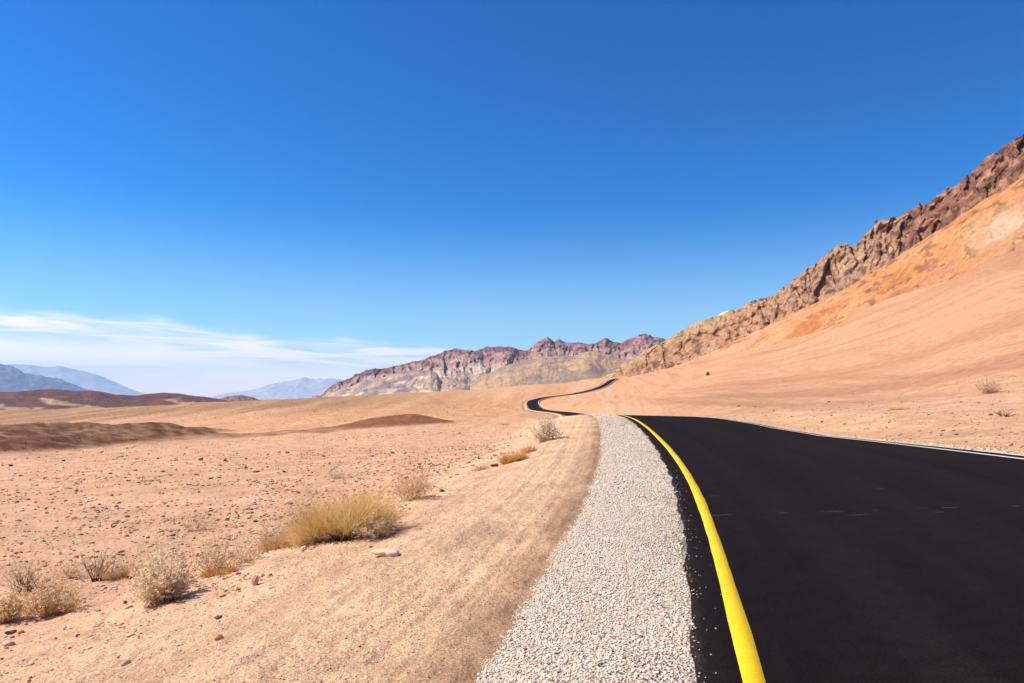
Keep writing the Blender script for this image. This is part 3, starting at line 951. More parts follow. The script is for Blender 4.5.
# ------------------------------------------------------------------ hills
def hill(name, prof, mat, colfn, cols=400, rows=120, amp=3.0, wl_=20.0, rib=0.0, ribw=30.0, jag=0.0, seed=0, shape=1.0, horiz=0.0, back=1.5, foot=8.0, oct=6, ampfn=None, gain=.55, crag=0.0, crags=14.0, label='', cat='hill', dist=1.0):
    """prof: (px, crest row, crest distance, foot row, foot distance). Rows run foot -> crest -> down the far side."""
    prof = np.array(prof, float)
    px = np.linspace(prof[0, 0], prof[-1, 0], cols)
    u = (px - 512) / F
    g = lambda k: np.interp(px, prof[:, 0], prof[:, k])
    dc, df = g(2) * dist, g(4) * dist
    zc, zf = EYE - dc * (g(1) - HOR) / F, EYE - df * (g(3) - HOR) / F - foot
    nf = int(rows * .72); nb = rows - nf
    t = np.concatenate([np.linspace(0, 1, nf), np.linspace(1, 2, nb + 1)[1:]])[:, None]
    tf = np.clip(t, 0, 1); tb = np.clip(t - 1, 0, 1)
    span = (dc - df)[None, :]
    d = df[None, :] + span * tf + span * back * tb
    z = zf[None, :] + (zc - zf)[None, :] * tf**shape
    z = z - (zc - zf)[None, :] * (sstep(0, 1, tb) * 1.05)
    x, y = u[None, :] * d, d
    # coordinate along the ridge in metres
    lon = np.cumsum(np.concatenate([[0], np.hypot(np.diff(u * dc), np.diff(dc))]))[None, :] + 0 * d
    env = (1 if ampfn is None else ampfn(px)[None, :]) * np.sin(np.clip(tf, 0, 1) * pi / 2)**.6 * (1 - .6 * sstep(.85, 1, tf) * (jag == 0)) * (1 - sstep(.6, 1, tb))
    nz = fbm(x / wl_, y / wl_, oct, seed, gain)
    rg = ridged(x / wl_ * .8, y / wl_ * .8, oct, seed + 5, gain)
    dz = amp * (nz * .8 + (rg - .35) * .9)
    if rib:
        rb = ridged(lon / ribw + .35 * fbm(x / wl_ / 2, y / wl_ / 2, 3, seed + 8), tf * (zc - zf)[None, :] / ribw * .35, 4, seed + 9)
        dz = dz + rib * (rb - .4) * np.sin(tf * pi)**.5 * 1.0
    if jag:
        dz = dz + jag * fbm(lon / (wl_ * .6), lon * 0 + 2.5, 5, seed + 21, .6) * sstep(.7, 1, tf)
    z = z + dz * env
    if crag:
        wx, wy = lon + .35 * crags * fbm(lon / crags, z / crags, 3, seed + 50), z + .35 * crags * fbm(lon / crags + 9, z / crags, 3, seed + 51)
        # joints lean with the ridge and blocks are taller than wide
        fa = facets(wx / crags, (wy + .35 * wx) / (crags * 1.5), seed + 60, 1.6)
        fb = facets(wx / (crags * .42) + 5, (wy + .2 * wx) / (crags * .55), seed + 70, 1.6)
        fc = facets(wx / (crags * .2) + 2, wy / (crags * .24), seed + 80, 1.6)
        cr = crag * (fa + .5 * fb + .22 * fc) * env
        z = z + .42 * cr * (1 - .8 * sstep(.7, 1, tf)); y = y - 1.3 * cr; x = x - 1.3 * cr * u[None, :]
    if horiz:
        hd = horiz * fbm(lon / wl_ * 1.7, z / wl_ * 1.7, 5, seed + 33, .6) * env
        y = y + hd; x = x + hd * u[None, :]
    Vv = np.stack([x, y, z], -1).reshape(-1, 3)
    info = dict(px=(px[None, :] + 0 * d).ravel(), t=(t + 0 * d).ravel(), x=x.ravel(), y=y.ravel(), z=z.ravel(), lon=lon.ravel(), rg=rg.ravel(), nz=nz.ravel())
    cc = np.clip(colfn(info), .01, .95)
    me = mesh_np(name, Vv, grid_faces(rows, cols), cc)
    o = obj(name, me, mat)
    tag(o, label, cat, kind='structure')
    return o


def rock_mat(name, s1, s2, lo, hi, bs, bd):
    m, N, L, b = mat_new(name, .95, .1)
    geo = N.new('ShaderNodeNewGeometry').outputs['Position']
    a1 = noise_tex(N, L, geo, s1, 8, .7, .4)
    a2 = noise_tex(N, L, geo, s2, 6, .65)
    f_ = math_(N, L, 'MULTIPLY', maprange(N, L, a1, .3, .7, lo, hi, False), maprange(N, L, a2, .3, .7, lo * .5 + .5, hi * .5 + .5, False))
    L.new(mul_value(N, L, tint_out(N), f_), b.inputs['Base Color'])
    bump(N, L, b, math_(N, L, 'ADD', a1, math_(N, L, 'MULTIPLY', a2, .35)), bs, bd)
    return m


# orange slope behind the near fan:   px, crest row, dist, foot row, dist
OB = [(560, 383, 800, 390, 700), (612, 377.5, 722, 382, 620), (675, 368, 642, 378, 500), (720, 349, 590, 362, 470), (766, 327, 545, 346, 410), (840, 292, 455, 324, 330), (880, 269, 425, 306, 290),
      (931, 236, 385, 285, 262), (980, 204, 352, 268, 228), (1024, 176, 330, 256, 210), (1150, 100, 290, 205, 180), (1350, 20, 250, 120, 140)]
def col_ob(i):
    h = (i['px'] - 612) / 412
    n1_ = fbm(i['lon'] / 46, i['t'] * 4.5, 5, 71); n2_ = fbm(i['lon'] / 15, i['t'] * 11, 5, 72, .6)
    n3_ = fbm(i['lon'] / 5, i['z'] / 4, 4, 73, .6)
    c = lerpc(C(.62, .32, .165), C(.55, .245, .095), sstep(.2, .6, h + .25 * n1_))
    c = lerpc(c, C(.46, .165, .055), sstep(.05, .4, n1_ + .3 * n2_ + .5 * (.6 - i['t']) * h) * .85)
    c = lerpc(c, C(.50, .31, .12), sstep(.15, .45, -n1_ + .3 * n2_) * sstep(.35, .65, h) * .7)
    c = lerpc(c, C(.24, .10, .045), sstep(.16, .40, n2_ + .2 * n3_) * sstep(.40, .62, h) * .8)
    c = lerpc(c, C(.46, .22, .15), sstep(.2, .45, fbm(i['lon'] / 30, i['t'] * 9, 4, 76)) * sstep(.6, .9, h) * .7)
    pk = np.exp(-(((i['px'] - 1000) / 24)**2 + ((i['t'] - .52) / .13)**2)) * (1 + 1.1 * n2_ + .5 * n3_)
    c = lerpc(c, C(.66, .40, .26), np.clip(pk * 1.3, 0, .85))
    return c
hill('orange_hillside', OB, rock_mat('orange_earth', .55, .12, .72, 1.26, .8, 1.4), col_ob, cols=520, rows=170, amp=3.6, wl_=24, rib=4.0, ribw=22, crag=.9, crags=16, seed=300, shape=1.0, back=.8, foot=10,
     label='smooth orange and ochre hillside at the right, between the sandy fan and rocky ridge')

RD = [(585, 384, 760, 386, 742), (600, 379, 745, 381, 728), (612, 373, 735, 378, 715), (641, 354, 690, 374, 668), (660, 343.5, 672, 371, 650), (691, 327, 655, 362, 622), (728, 311.5, 628, 346, 580), (757, 301.5, 600, 333, 545),
      (790, 285, 560, 317, 508), (824, 259, 520, 300.5, 468), (840, 250.5, 505, 293, 453), (865, 236, 485, 279, 432), (890, 223.5, 462, 263, 415), (904, 220, 450, 254, 403), (922, 206, 436, 243, 390), (940, 192.5, 424, 231, 378), (969, 174, 402, 211, 358),
      (1000, 154, 385, 190, 340), (1024, 139, 372, 175, 328), (1150, 62, 330, 99, 288), (1350, -30, 280, 18, 248)]
def col_rd(i):
    px = i['px'] + 26 * fbm(i['lon'] / 18, i['z'] / 18, 4, 81)
    n1_ = fbm(i['lon'] / 9, i['z'] / 8, 5, 82, .6); n2_ = fbm(i['lon'] / 28, i['z'] / 12, 4, 83)
    c = np.tile(C(.50, .27, .145), (len(px), 1))                       # tan to rust near the far end
    c = lerpc(c, C(.47, .275, .165), sstep(760, 812, px))               # greyish tan cliff
    c = lerpc(c, C(.31, .14, .090), sstep(872, 925, px + 18 * n2_))    # maroon summit
    c = lerpc(c, C(.36, .17, .07), sstep(.2, .5, n2_) * sstep(860, 800, px) * .6)
    c = lerpc(c, C(.13, .070, .048), sstep(.10, .40, n1_) * .85)
    c = lerpc(c, C(.56, .30, .16), sstep(.08, .4, -n1_ + .4 * n2_) * .7)
    tan = sstep(742, 722, i['px']) * sstep(.62, .9, i['t'] + .22 * n2_ + .08 * (700 - i['px']) / 100)
    c = lerpc(c, C(.50, .33, .17), tan * .9)
    dk = sstep(735, 715, i['px']) * sstep(.75, .35, i['t']) * sstep(-.05, .3, n2_ + .5 * n1_)
    c = lerpc(c, C(.15, .10, .085), dk * .7)
    return c
hill('rocky_ridge', RD, rock_mat('ridge_rock', .30, .06, .55, 1.45, 1.0, 3.0), col_rd, cols=900, rows=220, amp=5.5, wl_=40, oct=6, rib=6.0, ribw=34, jag=1.0, crag=6.5, crags=18, seed=410, shape=.9, horiz=2.5, back=3.0, foot=9, gain=.5, ampfn=lambda p: .40 + .60 * sstep(690, 770, p),
     label='craggy brown and maroon rock ridge climbing out of the right edge')
CR = [(716, 317, 668, 322, 640), (722, 312.5, 668, 322, 640), (729, 310.5, 668, 322, 640), (737, 312.3, 668, 322, 640), (745, 318, 668, 322, 640)]
hill('cream_knoll', CR, rock_mat('cream_earth', .3, .05, .9, 1.1, .3, .6), lambda i: np.tile(C(.72, .58, .36), (len(i['px']), 1)), cols=50, rows=40, amp=.5, wl_=12, seed=5, foot=4, back=1.5,
     label='small cream coloured knoll peeking over the rocky ridge')

# far mountain range in the middle
FR = [(312, 397.5, 3100, 397, 2850), (320, 395, 3100, 396, 2800), (338, 383, 3150, 396, 2700), (352.7, 376.6, 3200, 396, 2650), (365.6, 370.5, 3200, 396, 2600), (384, 369.7, 3250, 396, 2600), (399, 368, 3250, 396, 2600), (410, 363, 3300, 396, 2600), (428.7, 358.6, 3300, 396, 2600),
      (441.7, 354.3, 3300, 396, 2600), (458.4, 348.9, 3350, 396, 2600), (467.7, 350.6, 3350, 396, 2600), (477, 352, 3350, 396, 2600), (487, 348, 3400, 396, 2600), (498, 348.8, 3400, 396, 2600), (509, 348, 3400, 396, 2600), (519, 350.9, 3400, 396, 2600), (527.8, 351, 3400, 396, 2600), (538.6, 343.8, 3400, 394, 2600),
      (547.4, 340, 3400, 394, 2600), (555, 343.3, 3400, 394, 2600), (559, 339, 3400, 394, 2600), (564, 342.3, 3400, 393, 2600), (571.8, 343.2, 3400, 393, 2600), (581.6, 343.4, 3400, 392, 2600), (589, 346.6, 3400, 392, 2600), (595, 344.4, 3400, 390, 2600), (605, 338.8, 3400, 390, 2600), (612.8, 343.6, 3400, 390, 2600),
      (620.6, 345.4, 3400, 390, 2600), (632, 339.5, 3400, 390, 2600), (644, 334.4, 3400, 390, 2600), (655.8, 338.6, 3400, 390, 2600), (663.6, 341, 3400, 390, 2600), (690, 352, 3400, 390, 2600), (760, 350, 3400, 390, 2600)]
def col_fr(i):
    t = i['t'] + .22 * fbm(i['lon'] / 160, i['z'] / 50, 5, 91); n1_ = fbm(i['lon'] / 60, i['z'] / 25, 5, 92, .6); n2_ = fbm(i['lon'] / 300, i['z'] / 70, 3, 93)
    c = lerpc(C(.54, .35, .24), C(.44, .245, .185), sstep(.35, .65, t))
    c = lerpc(c, C(.19, .085, .07), sstep(.72, .95, t + .3 * n1_) * .9)
    c = lerpc(c, C(.64, .51, .35), sstep(.10, .4, n2_ + .5 * n1_ + .25 * np.exp(-((i['px'] - 440) / 45)**2)) * sstep(.72, .5, t) * .85)
    c = lerpc(c, C(.25, .20, .19), sstep(.2, .45, -n2_ + .5 * n1_) * sstep(.6, .3, t) * .7)
    c = lerpc(c, C(.18, .095, .09), sstep(.2, .45, n1_) * .5)
    c = lerpc(c, C(.19, .09, .09), sstep(420, 340, i['px']) * sstep(.62, .8, t) * .8)
    return c
hill('far_mountains', FR, rock_mat('far_rock', .03, .008, .75, 1.25, .9, 14), col_fr, cols=760, rows=170, amp=16, wl_=150, rib=34, ribw=110, jag=6, seed=520, shape=.85, horiz=12, back=1.5, foot=40,
     crag=22.0, crags=80, label='jagged pink and maroon mountain range in the middle distance', cat='mountains')
FT = [(470, 386, 1900, 391, 1650), (480, 377.5, 1950, 391, 1500), (494, 371, 2000, 391, 1400), (509, 365, 2050, 391, 1300), (538.6, 357.8, 2100, 391, 1250), (560, 357, 2150, 390, 1250), (573.7, 355.6, 2150, 389, 1250), (589, 351.2, 2150, 388, 1250), (597, 352, 2150, 388, 1250), (607, 355, 2150, 387, 1250), (626, 361, 2100, 385, 1250), (640, 366, 2100, 385, 1250), (680, 374, 2100, 385, 1250)]
def col_ft(i):
    n1_ = fbm(i['x'] / 60, i['y'] / 90, 5, 95, .6); n2_ = fbm(i['x'] / 190, i['t'] * 2.5, 4, 96); n3_ = fbm(i['lon'] / 16, i['t'] * 2.2, 4, 99, .6)
    c = lerpc(C(.44, .27, .145), C(.29, .20, .145), sstep(-.15, .3, n2_ + .4 * n1_))
    c = lerpc(c, C(.52, .34, .19), sstep(.1, .4, n1_) * .6)
    c = lerpc(c, C(.30, .19, .12), sstep(.1, .4, n3_) * .5)
    c = lerpc(c, C(.16, .12, .11), np.exp(-(((i['px'] - 600) / 13)**2 + ((i['t'] - .42) / .12)**2)) * .8)
    return c
hill('tan_hill', FT, rock_mat('tan_earth', .05, .012, .8, 1.2, .6, 6), col_ft, cols=360, rows=120, amp=12, wl_=110, rib=9, ribw=70, seed=610, shape=.9, back=1.0, foot=25,
     label='rounded tan hill in front of the jagged range, right of the middle')
FG = [(322, 396.5, 2350, 398, 2100), (336, 391.5, 2400, 398, 2000), (350, 387.5, 2400, 398, 1900), (362, 383, 2400, 398, 1850), (375, 378.5, 2400, 398, 1800), (390, 375.5, 2400, 397, 1800), (403, 372.5, 2400, 397, 1800), (418, 370.8, 2400, 397, 1800), (430.6, 370.5, 2400, 396, 1800), (437, 374, 2400, 396, 1800), (441, 381.5, 2400, 396, 1800), (452, 380, 2400, 395, 1800), (460, 383, 2400, 394, 1800), (474, 389, 2400, 393, 1800)]
def col_fg(i):
    n1_ = fbm(i['x'] / 55, i['y'] / 80, 5, 97, .6); n2_ = fbm(i['x'] / 150, i['t'] * 2.5, 4, 98)
    c = lerpc(C(.46, .30, .20), C(.31, .215, .185), sstep(-.15, .25, n2_))
    c = lerpc(c, C(.66, .49, .33), sstep(.1, .4, n1_ + .5 * (.4 - i['t'])) * .8)
    c = lerpc(c, C(.20, .165, .16), sstep(.15, .4, -n1_ + n2_) * .6)
    return c
hill('pale_foothill', FG, rock_mat('foothill_earth', .05, .012, .8, 1.2, .6, 6), col_fg, cols=260, rows=110, amp=12, wl_=100, rib=14, ribw=60, seed=640, shape=.9, back=1.0, foot=25,
     label='pale grey and cream foothill below the left end of the jagged range')

# dark maroon hills on the left
DH = [(-260, 398, 1500, 412, 1000), (-120, 394, 1450, 412, 1000), (-40, 393, 1400, 412, 1000), (0, 392, 1400, 412, 1000), (15, 392, 1400, 412, 1000), (32, 390.6, 1400, 412, 1000), (51, 389.2, 1400, 411, 1000), (67, 390.4, 1400, 411, 1000), (79, 391.4, 1400, 411, 1000), (91, 390.4, 1400, 410, 1000),
      (101.6, 392, 1400, 410, 1000), (116, 394.8, 1400, 409, 1000), (137, 395.5, 1400, 408, 1000), (150, 394, 1400, 407, 1000), (164, 392.8, 1400, 406, 1000), (178, 393.6, 1400, 406, 1000), (191, 395.5, 1400, 405, 1000), (206, 397.2, 1400, 404, 1000), (224, 400, 1400, 403, 1000), (240, 404, 1300, 404, 1050)]
def col_dh(i):
    n1_ = fbm(i['lon'] / 26, i['z'] / 9, 5, 101, .6); n2_ = fbm(i['lon'] / 90, i['z'] / 10, 4, 102)
    c = lerpc(C(.145, .062, .045), C(.10, .048, .042), sstep(-.2, .3, n1_))
    c = lerpc(c, C(.19, .085, .05), sstep(.2, .45, n2_) * .7)
    c = lerpc(c, C(.46, .28, .15), sstep(.05, .22, .42 - i['t'] + .5 * n2_ + .15 * n1_) * .95)
    c = lerpc(c, C(.12, .065, .05), sstep(.1, .3, n1_) * sstep(.5, .2, i['t']) * .5)
    return c
hill('dark_hills', DH, rock_mat('dark_varnish_rock', .08, .02, .75, 1.25, .6, 4), col_dh, cols=520, rows=120, amp=3.0, wl_=60, rib=4.0, ribw=45, seed=700, shape=.8, back=1.0, foot=14,
     label='low dark maroon hills along the left skyline', cat='hills')
DK = [(214, 400.5, 1500, 404, 1300), (220, 398.6, 1500, 404, 1300), (230, 396.2, 1500, 404, 1300), (239, 395, 1500, 404, 1300), (246, 395.8, 1500, 403, 1300), (253, 397.5, 1500, 403, 1300), (259, 399.8, 1500, 402, 1300), (266, 402, 1500, 402, 1300)]
hill('small_hill', DK, rock_mat('speckled_rock', .12, .03, .7, 1.3, .6, 4), lambda i: lerpc(C(.27, .15, .12), C(.14, .08, .07), sstep(-.1, .2, fbm(i['lon'] / 12, i['z'] / 5, 4, 105))), cols=90, rows=60, amp=1.5, wl_=25, rib=2, ribw=14, seed=730, back=1.0, foot=12,
     label='small speckled brown hill at the right end of the dark hills')

# distant blue ranges
MAT_BLUE = rock_mat('distant_rock', .004, .001, .8, 1.2, .7, 60)
BM = [(-420, 345, 14500, 394, 11500), (-200, 352, 14500, 394, 11500), (-60, 359, 14500, 394, 11500), (-20, 362.5, 14500, 394, 11500), (0, 364.5, 14500, 394, 11500), (12, 367, 14500, 394, 11500), (25, 374, 14500, 394, 11500), (45, 377.5, 14500, 394, 11500), (60, 380.5, 14500, 395, 11500), (75, 387, 14500, 396, 11500), (90, 393, 14500, 398, 11700), (110, 399, 14300, 402, 11900)]
def col_pm(i):
    return np.tile(C(.50, .46, .43), (len(i['px']), 1))  # haze whitening partly put into the rock colour of the farthest ranges
def col_bm(i):
    n1_ = fbm(i['lon'] / 300, i['z'] / 90, 5, 111, .6)
    return lerpc(C(.11, .085, .085), C(.22, .17, .15), sstep(-.1, .35, n1_))
hill('blue_mountains', BM, MAT_BLUE, col_bm, cols=300, rows=110, amp=60, wl_=600, rib=110, ribw=420, jag=12, seed=800, shape=.9, back=1.0, foot=80, label='hazy blue mountain slope at the far left edge', cat='mountains')
PM = [(-300, 363, 23500, 396, 18000), (0, 366, 23500, 396, 18000), (12, 366, 23500, 396, 18000), (32, 365.3, 23500, 396, 18000), (42, 367.5, 23500, 396, 18000), (60, 366.8, 23500, 396, 18000), (75, 371, 23500, 396, 18000), (95, 376, 23500, 396, 18000), (120, 385, 23500, 397, 18000), (140, 393, 23500, 398, 18000), (160, 399, 23500, 400, 18500)]
hill('pale_mountains', PM, MAT_BLUE, col_pm, cols=260, rows=70, amp=90, wl_=1400, rib=50, ribw=900, jag=15, seed=830, shape=.9, back=.8, foot=120, label='palest blue range in the haze behind the left slope', cat='mountains')
PN = [(205, 399, 20000, 400, 18500), (236, 392.5, 20000, 399, 17500), (251, 389.4, 20000, 399, 17500), (266, 386.8, 20000, 399, 17500), (280, 383.8, 20000, 399, 17500), (291, 381.5, 20000, 399, 17500), (304, 379.2, 20000, 399, 17500), (315, 380, 20000, 399, 17500), (328, 378.8, 20000, 399, 17500), (345, 381, 20000, 399, 17500), (400, 384, 20000, 399, 17500), (460, 395, 20000, 399, 18000)]
hill('hazy_mountains', PN, MAT_BLUE, col_pm, cols=260, rows=70, amp=90, wl_=1400, rib=50, ribw=900, jag=15, seed=860, shape=.9, back=.8, foot=120, label='faint pale blue range left of the jagged mountains', cat='mountains')

# ------------------------------------------------------------------ haze
def haze_box():
    x0, x1, y0, y1, z0, z1 = -28000, 28000, -28000, 28000, -320, 1150
    v = [(x, y, z) for z in (z0, z1) for y in (y0, y1) for x in (x0, x1)]
    f_ = [(0, 2, 3, 1), (4, 5, 7, 6), (0, 1, 5, 4), (2, 6, 7, 3), (0, 4, 6, 2), (1, 3, 7, 5)]
    me = bpy.data.meshes.new('haze'); me.from_pydata(v, [], f_); me.update()
    m = bpy.data.materials.new('pale_haze'); m.use_nodes = True
    N, L = m.node_tree.nodes, m.node_tree.links
    N.clear()
    pv = N.new('ShaderNodeVolumePrincipled')
    pv.inputs['Color'].default_value = (.30, .58, 1.0, 1)
    pv.inputs['Density'].default_value = 4.0e-5
    pv.inputs['Anisotropy'].default_value = 0.1
    out = N.new('ShaderNodeOutputMaterial')
    L.new(pv.outputs[0], out.inputs['Volume'])
    o = obj('haze', me, m)
    tag(o, 'pale blue haze filling the valley air', 'haze', kind='stuff')
haze_box()


# ------------------------------------------------------------------ shrubs
def shrub_mat(name):
    m, N, L, b = mat_new(name, .85, .1)
    t = tint_out(N)
    L.new(t, b.inputs['Base Color'])
    tr = N.new('ShaderNodeBsdfTranslucent'); L.new(t, tr.inputs['Color'])
    mx = N.new('ShaderNodeMixShader'); mx.inputs[0].default_value = .58
    L.new(b.outputs[0], mx.inputs[1]); L.new(tr.outputs[0], mx.inputs[2])
    L.new(mx.outputs[0], N['Material Output'].inputs['Surface'])
    return m


MAT_GRASS, MAT_TWIG, MAT_LEAF = shrub_mat('dry_grass'), shrub_mat('woody_twig'), shrub_mat('dry_leaf')


def blades(rng, base, tipdir, length, width, droop, cols, seg=4):
    """tapering curved stems; a three-sided section so they have body from every side"""
    n = len(base)
    t = np.linspace(0, 1, seg)[None, :, None]
    pts = base[:, None, :] + tipdir[:, None, :] * length[:, None, None] * t
    pts = pts + np.array([0, 0, -1.0]) * (droop * length)[:, None, None] * t**2
    pts = pts + rng.normal(0, .02, (n, seg, 3)) * length[:, None, None] * t
    ang = rng.uniform(0, 2 * pi, n)
    sidev = np.stack([np.cos(ang), np.sin(ang), 0 * ang], 1)
    s2 = np.cross(tipdir, sidev); s2 /= np.maximum(np.linalg.norm(s2, axis=1), 1e-6)[:, None]
    s1 = np.cross(s2, tipdir)
    wd = width[:, None, None] * (1 - .8 * t)
    ring = [pts + wd * (cos(a) * s1[:, None, :] + sin(a) * s2[:, None, :]) for a in (0, 2.094, 4.189)]
    V = np.stack(ring, 2).reshape(-1, 3)                     # n, seg, 3
    f_ = []
    for k in range(seg - 1):
        for j in range(3):
            j2 = (j + 1) % 3
            f_.append((k * 3 + j, k * 3 + j2, (k + 1) * 3 + j2, (k + 1) * 3 + j))
    f_ = np.array(f_)
    Fq = (f_[None] + (np.arange(n) * seg * 3)[:, None, None]).reshape(-1, 4)
    return V, Fq, np.repeat(cols, seg * 3, axis=0)


def dirs(rng, n, spread, up=1.0):
    a = rng.uniform(0, 2 * pi, n); s_ = spread * np.sqrt(rng.uniform(0, 1, n))
    v = np.stack([np.cos(a) * np.sin(s_), np.sin(a) * np.sin(s_), np.cos(s_) * up], 1)
    return v / np.linalg.norm(v, axis=1)[:, None]


def drop_to_ground(Vv, ox, oy, oz, seat):
    """let the foot of every stem follow the slope of the ground"""
    dz = terrain(Vv[:, 0] * 1.0 + ox, Vv[:, 1] * 1.0 + oy, detail=False) - seat
    return dz


def grass_bush(name, loc, rx, ry, h, n, pal, label, seed, twigpal=None, spread=.75, cat='bush', width=.0028, droop=.18, group=None, lean=(0, 0)):
    rng = np.random.default_rng(seed)
    root = empty(name, loc)
    tag(root, label, cat, group)
    seat = float(terrain(np.array([loc[0]]), np.array([loc[1]]), detail=False)[0])
    def make(n_, hl, hh_, pal_, w, spr, sq):
        nc_ = 16
        ac, qc = rng.uniform(0, 2 * pi, nc_), np.sqrt(rng.uniform(0, 1, nc_)) * sq
        ck = rng.integers(0, nc_, n_)
        bx_ = np.cos(ac[ck]) * qc[ck] + rng.normal(0, .15, n_); by_ = np.sin(ac[ck]) * qc[ck] + rng.normal(0, .15, n_)
        a = np.arctan2(by_, bx_); q = np.minimum(np.hypot(bx_, by_), 1.1)
        hc = rng.uniform(.7, 1.25, nc_)[ck]; lc_ = rng.normal(0, .22, (nc_, 2))[ck]
        b_ = np.stack([np.cos(a) * q * rx, np.sin(a) * q * ry, np.zeros(n_)], 1)
        td = dirs(rng, n_, spr)
        td = td + np.stack([np.cos(a) * q * .45 + lean[0] + lc_[:, 0], np.sin(a) * q * .45 + lean[1] + lc_[:, 1], 0 * a], 1)
        td /= np.linalg.norm(td, axis=1)[:, None]
        # clumpy height
        cl = 1 + .6 * fbm(b_[:, 0] / rx * 2.2 + seed, b_[:, 1] / ry * 2.2, 3, seed)
        ln = h * hc * rng.uniform(hl, hh_, n_) * cl * (1 - .35 * np.minimum(q, 1)**3)
        cc_ = np.array(pal_)[rng.integers(0, len(pal_), n_)] * rng.uniform(.8, 1.15, (n_, 1))
        b_[:, 2] = terrain(b_[:, 0] + loc[0], b_[:, 1] + loc[1], detail=False) - seat - .01
        return blades(rng, b_, td, ln, w * rng.uniform(.6, 1.2, n_), droop * rng.uniform(.2, 1.6, n_), cc_)
    V1, F1, c1 = make(n, .55, 1.1, pal, width, spread, .8)
    obj('stems', mesh_np('stems', V1, F1, c1), MAT_GRASS, root)
    if twigpal:
        V2, F2, c2 = make(max(40, n // 7), .25, .6, twigpal, width * 1.7, spread * 1.25, .95)
        obj('dead_twigs', mesh_np('dead_twigs', V2, F2, c2), MAT_TWIG, root)
    return root


def leaf_bush(name, loc, rx, ry, h, ntw, nleaf, pal, label, seed, twig=(.70, .52, .34), leaf=.011, cat='bush', spread=1.25, group=None, tw=.0032, top=0.25):
    rng = np.random.default_rng(seed)
    rx, ry, h = rx * 1.12, ry * 1.12, h * 1.08
    root = empty(name, loc)
    tag(root, label, cat, group)
    seat = float(terrain(np.array([loc[0]]), np.array([loc[1]]), detail=False)[0])
    sets = []
    # main limbs, then side twigs that start on them
    b_ = np.stack([rng.normal(0, .22, ntw) * rx, rng.normal(0, .22, ntw) * ry, np.zeros(ntw)], 1)
    b_[:, 2] = terrain(b_[:, 0] + loc[0], b_[:, 1] + loc[1], detail=False) - seat - .01
    td = dirs(rng, ntw, spread) * np.array([rx / h, ry / h, 1.0])
    td /= np.linalg.norm(td, axis=1)[:, None]
    # lengths that fill an uneven dome
    ang = np.arctan2(td[:, 1], td[:, 0])
    lump = 1 + .35 * fbm(ang * 1.3 + seed, td[:, 2] * 3, 3, seed + 2)
    dome = 1 / np.sqrt((td[:, 0] / rx)**2 + (td[:, 1] / ry)**2 + (td[:, 2] / h)**2)
    ln = dome * rng.uniform(.62, 1.05, ntw) * lump
    tcol = np.tile(np.array(twig), (ntw, 1)) * rng.uniform(.6, 1.35, (ntw, 1))
    sets.append(blades(rng, b_, td, ln, tw * rng.uniform(.6, 1.2, ntw), rng.uniform(-.05, .15, ntw), tcol))
    k = rng.integers(0, ntw, ntw * 5); q = rng.uniform(.3, .98, ntw * 5)
    b2 = b_[k] + td[k] * (ln[k] * q)[:, None]
    t2 = td[k] + rng.normal(0, .55, (len(k), 3)); t2 /= np.linalg.norm(t2, axis=1)[:, None]
    l2 = h * rng.uniform(.08, .26, len(k)) * (1.1 - .5 * q)
    pal = np.array(pal)
    c2 = lerp(np.tile(np.array(twig), (len(k), 1)), pal[rng.integers(0, len(pal), len(k))], .55)
    sets.append(blades(rng, b2, t2, l2, np.full(len(k), tw * .45), rng.uniform(-.1, .2, len(k)), c2, seg=4))
    Vt = np.concatenate([s_[0] for s_ in sets]); Ft = []; o_ = 0
    for s_ in sets:
        Ft.append(s_[1] + o_); o_ += len(s_[0])
    obj('twigs', mesh_np('twigs', Vt, np.concatenate(Ft), np.concatenate([s_[2] for s_ in sets])), MAT_TWIG, root)
    # leaves: small folded rhombs along the side twigs
    nleaf = int(nleaf * 2.4); leaf = leaf * 1.15
    j = rng.integers(0, len(k), nleaf); qq = rng.uniform(.15, 1.05, nleaf)
    p = b2[j] + t2[j] * (l2[j] * qq)[:, None] + rng.normal(0, .006, (nleaf, 3))
    p = p[p[:, 2] > .01]; nleaf = len(p)
    ax = rng.normal(size=(nleaf, 3)); ax[:, 2] = np.abs(ax[:, 2]) * .6; ax /= np.linalg.norm(ax, axis=1)[:, None]
    bx = np.cross(ax, rng.normal(size=(nleaf, 3))); bx /= np.linalg.norm(bx, axis=1)[:, None]
    cx = np.cross(ax, bx)
    sz_ = leaf * rng.uniform(.5, 1.3, nleaf)[:, None]
    q4 = np.stack([p - ax * sz_ * .9, p + bx * sz_ * .5 + cx * sz_ * .2, p + ax * sz_ * .9, p - bx * sz_ * .5 + cx * sz_ * .2], 1)
    lc = pal[rng.integers(0, len(pal), nleaf)] * rng.uniform(.8, 1.12, (nleaf, 1))
    Fl = np.arange(nleaf * 4).reshape(-1, 4)
    obj('leaves', mesh_np('leaves', q4.reshape(-1, 3), Fl, np.repeat(lc, 4, axis=0), smooth=False), MAT_LEAF, root)
    return root


GOLD = [(.97, .75, .37), (.97, .80, .47), (.95, .69, .29), (.97, .84, .58), (.93, .70, .34)]
STRAW = [(.92, .68, .41), (.86, .60, .34), (.94, .75, .49), (.78, .52, .28)]
CREAM = [(.96, .79, .56), (.97, .85, .65), (.92, .72, .48), (.84, .63, .39)]
GREYP = [(.92, .70, .49), (.94, .76, .57), (.84, .62, .42)]
OLIVE = [(.90, .63, .34), (.93, .69, .41), (.80, .54, .27), (.95, .76, .50)]
ORANGE = [(.94, .62, .22), (.96, .70, .32), (.90, .56, .19)]
BROWN = [(.16, .10, .06), (.22, .14, .09), (.30, .20, .12)]


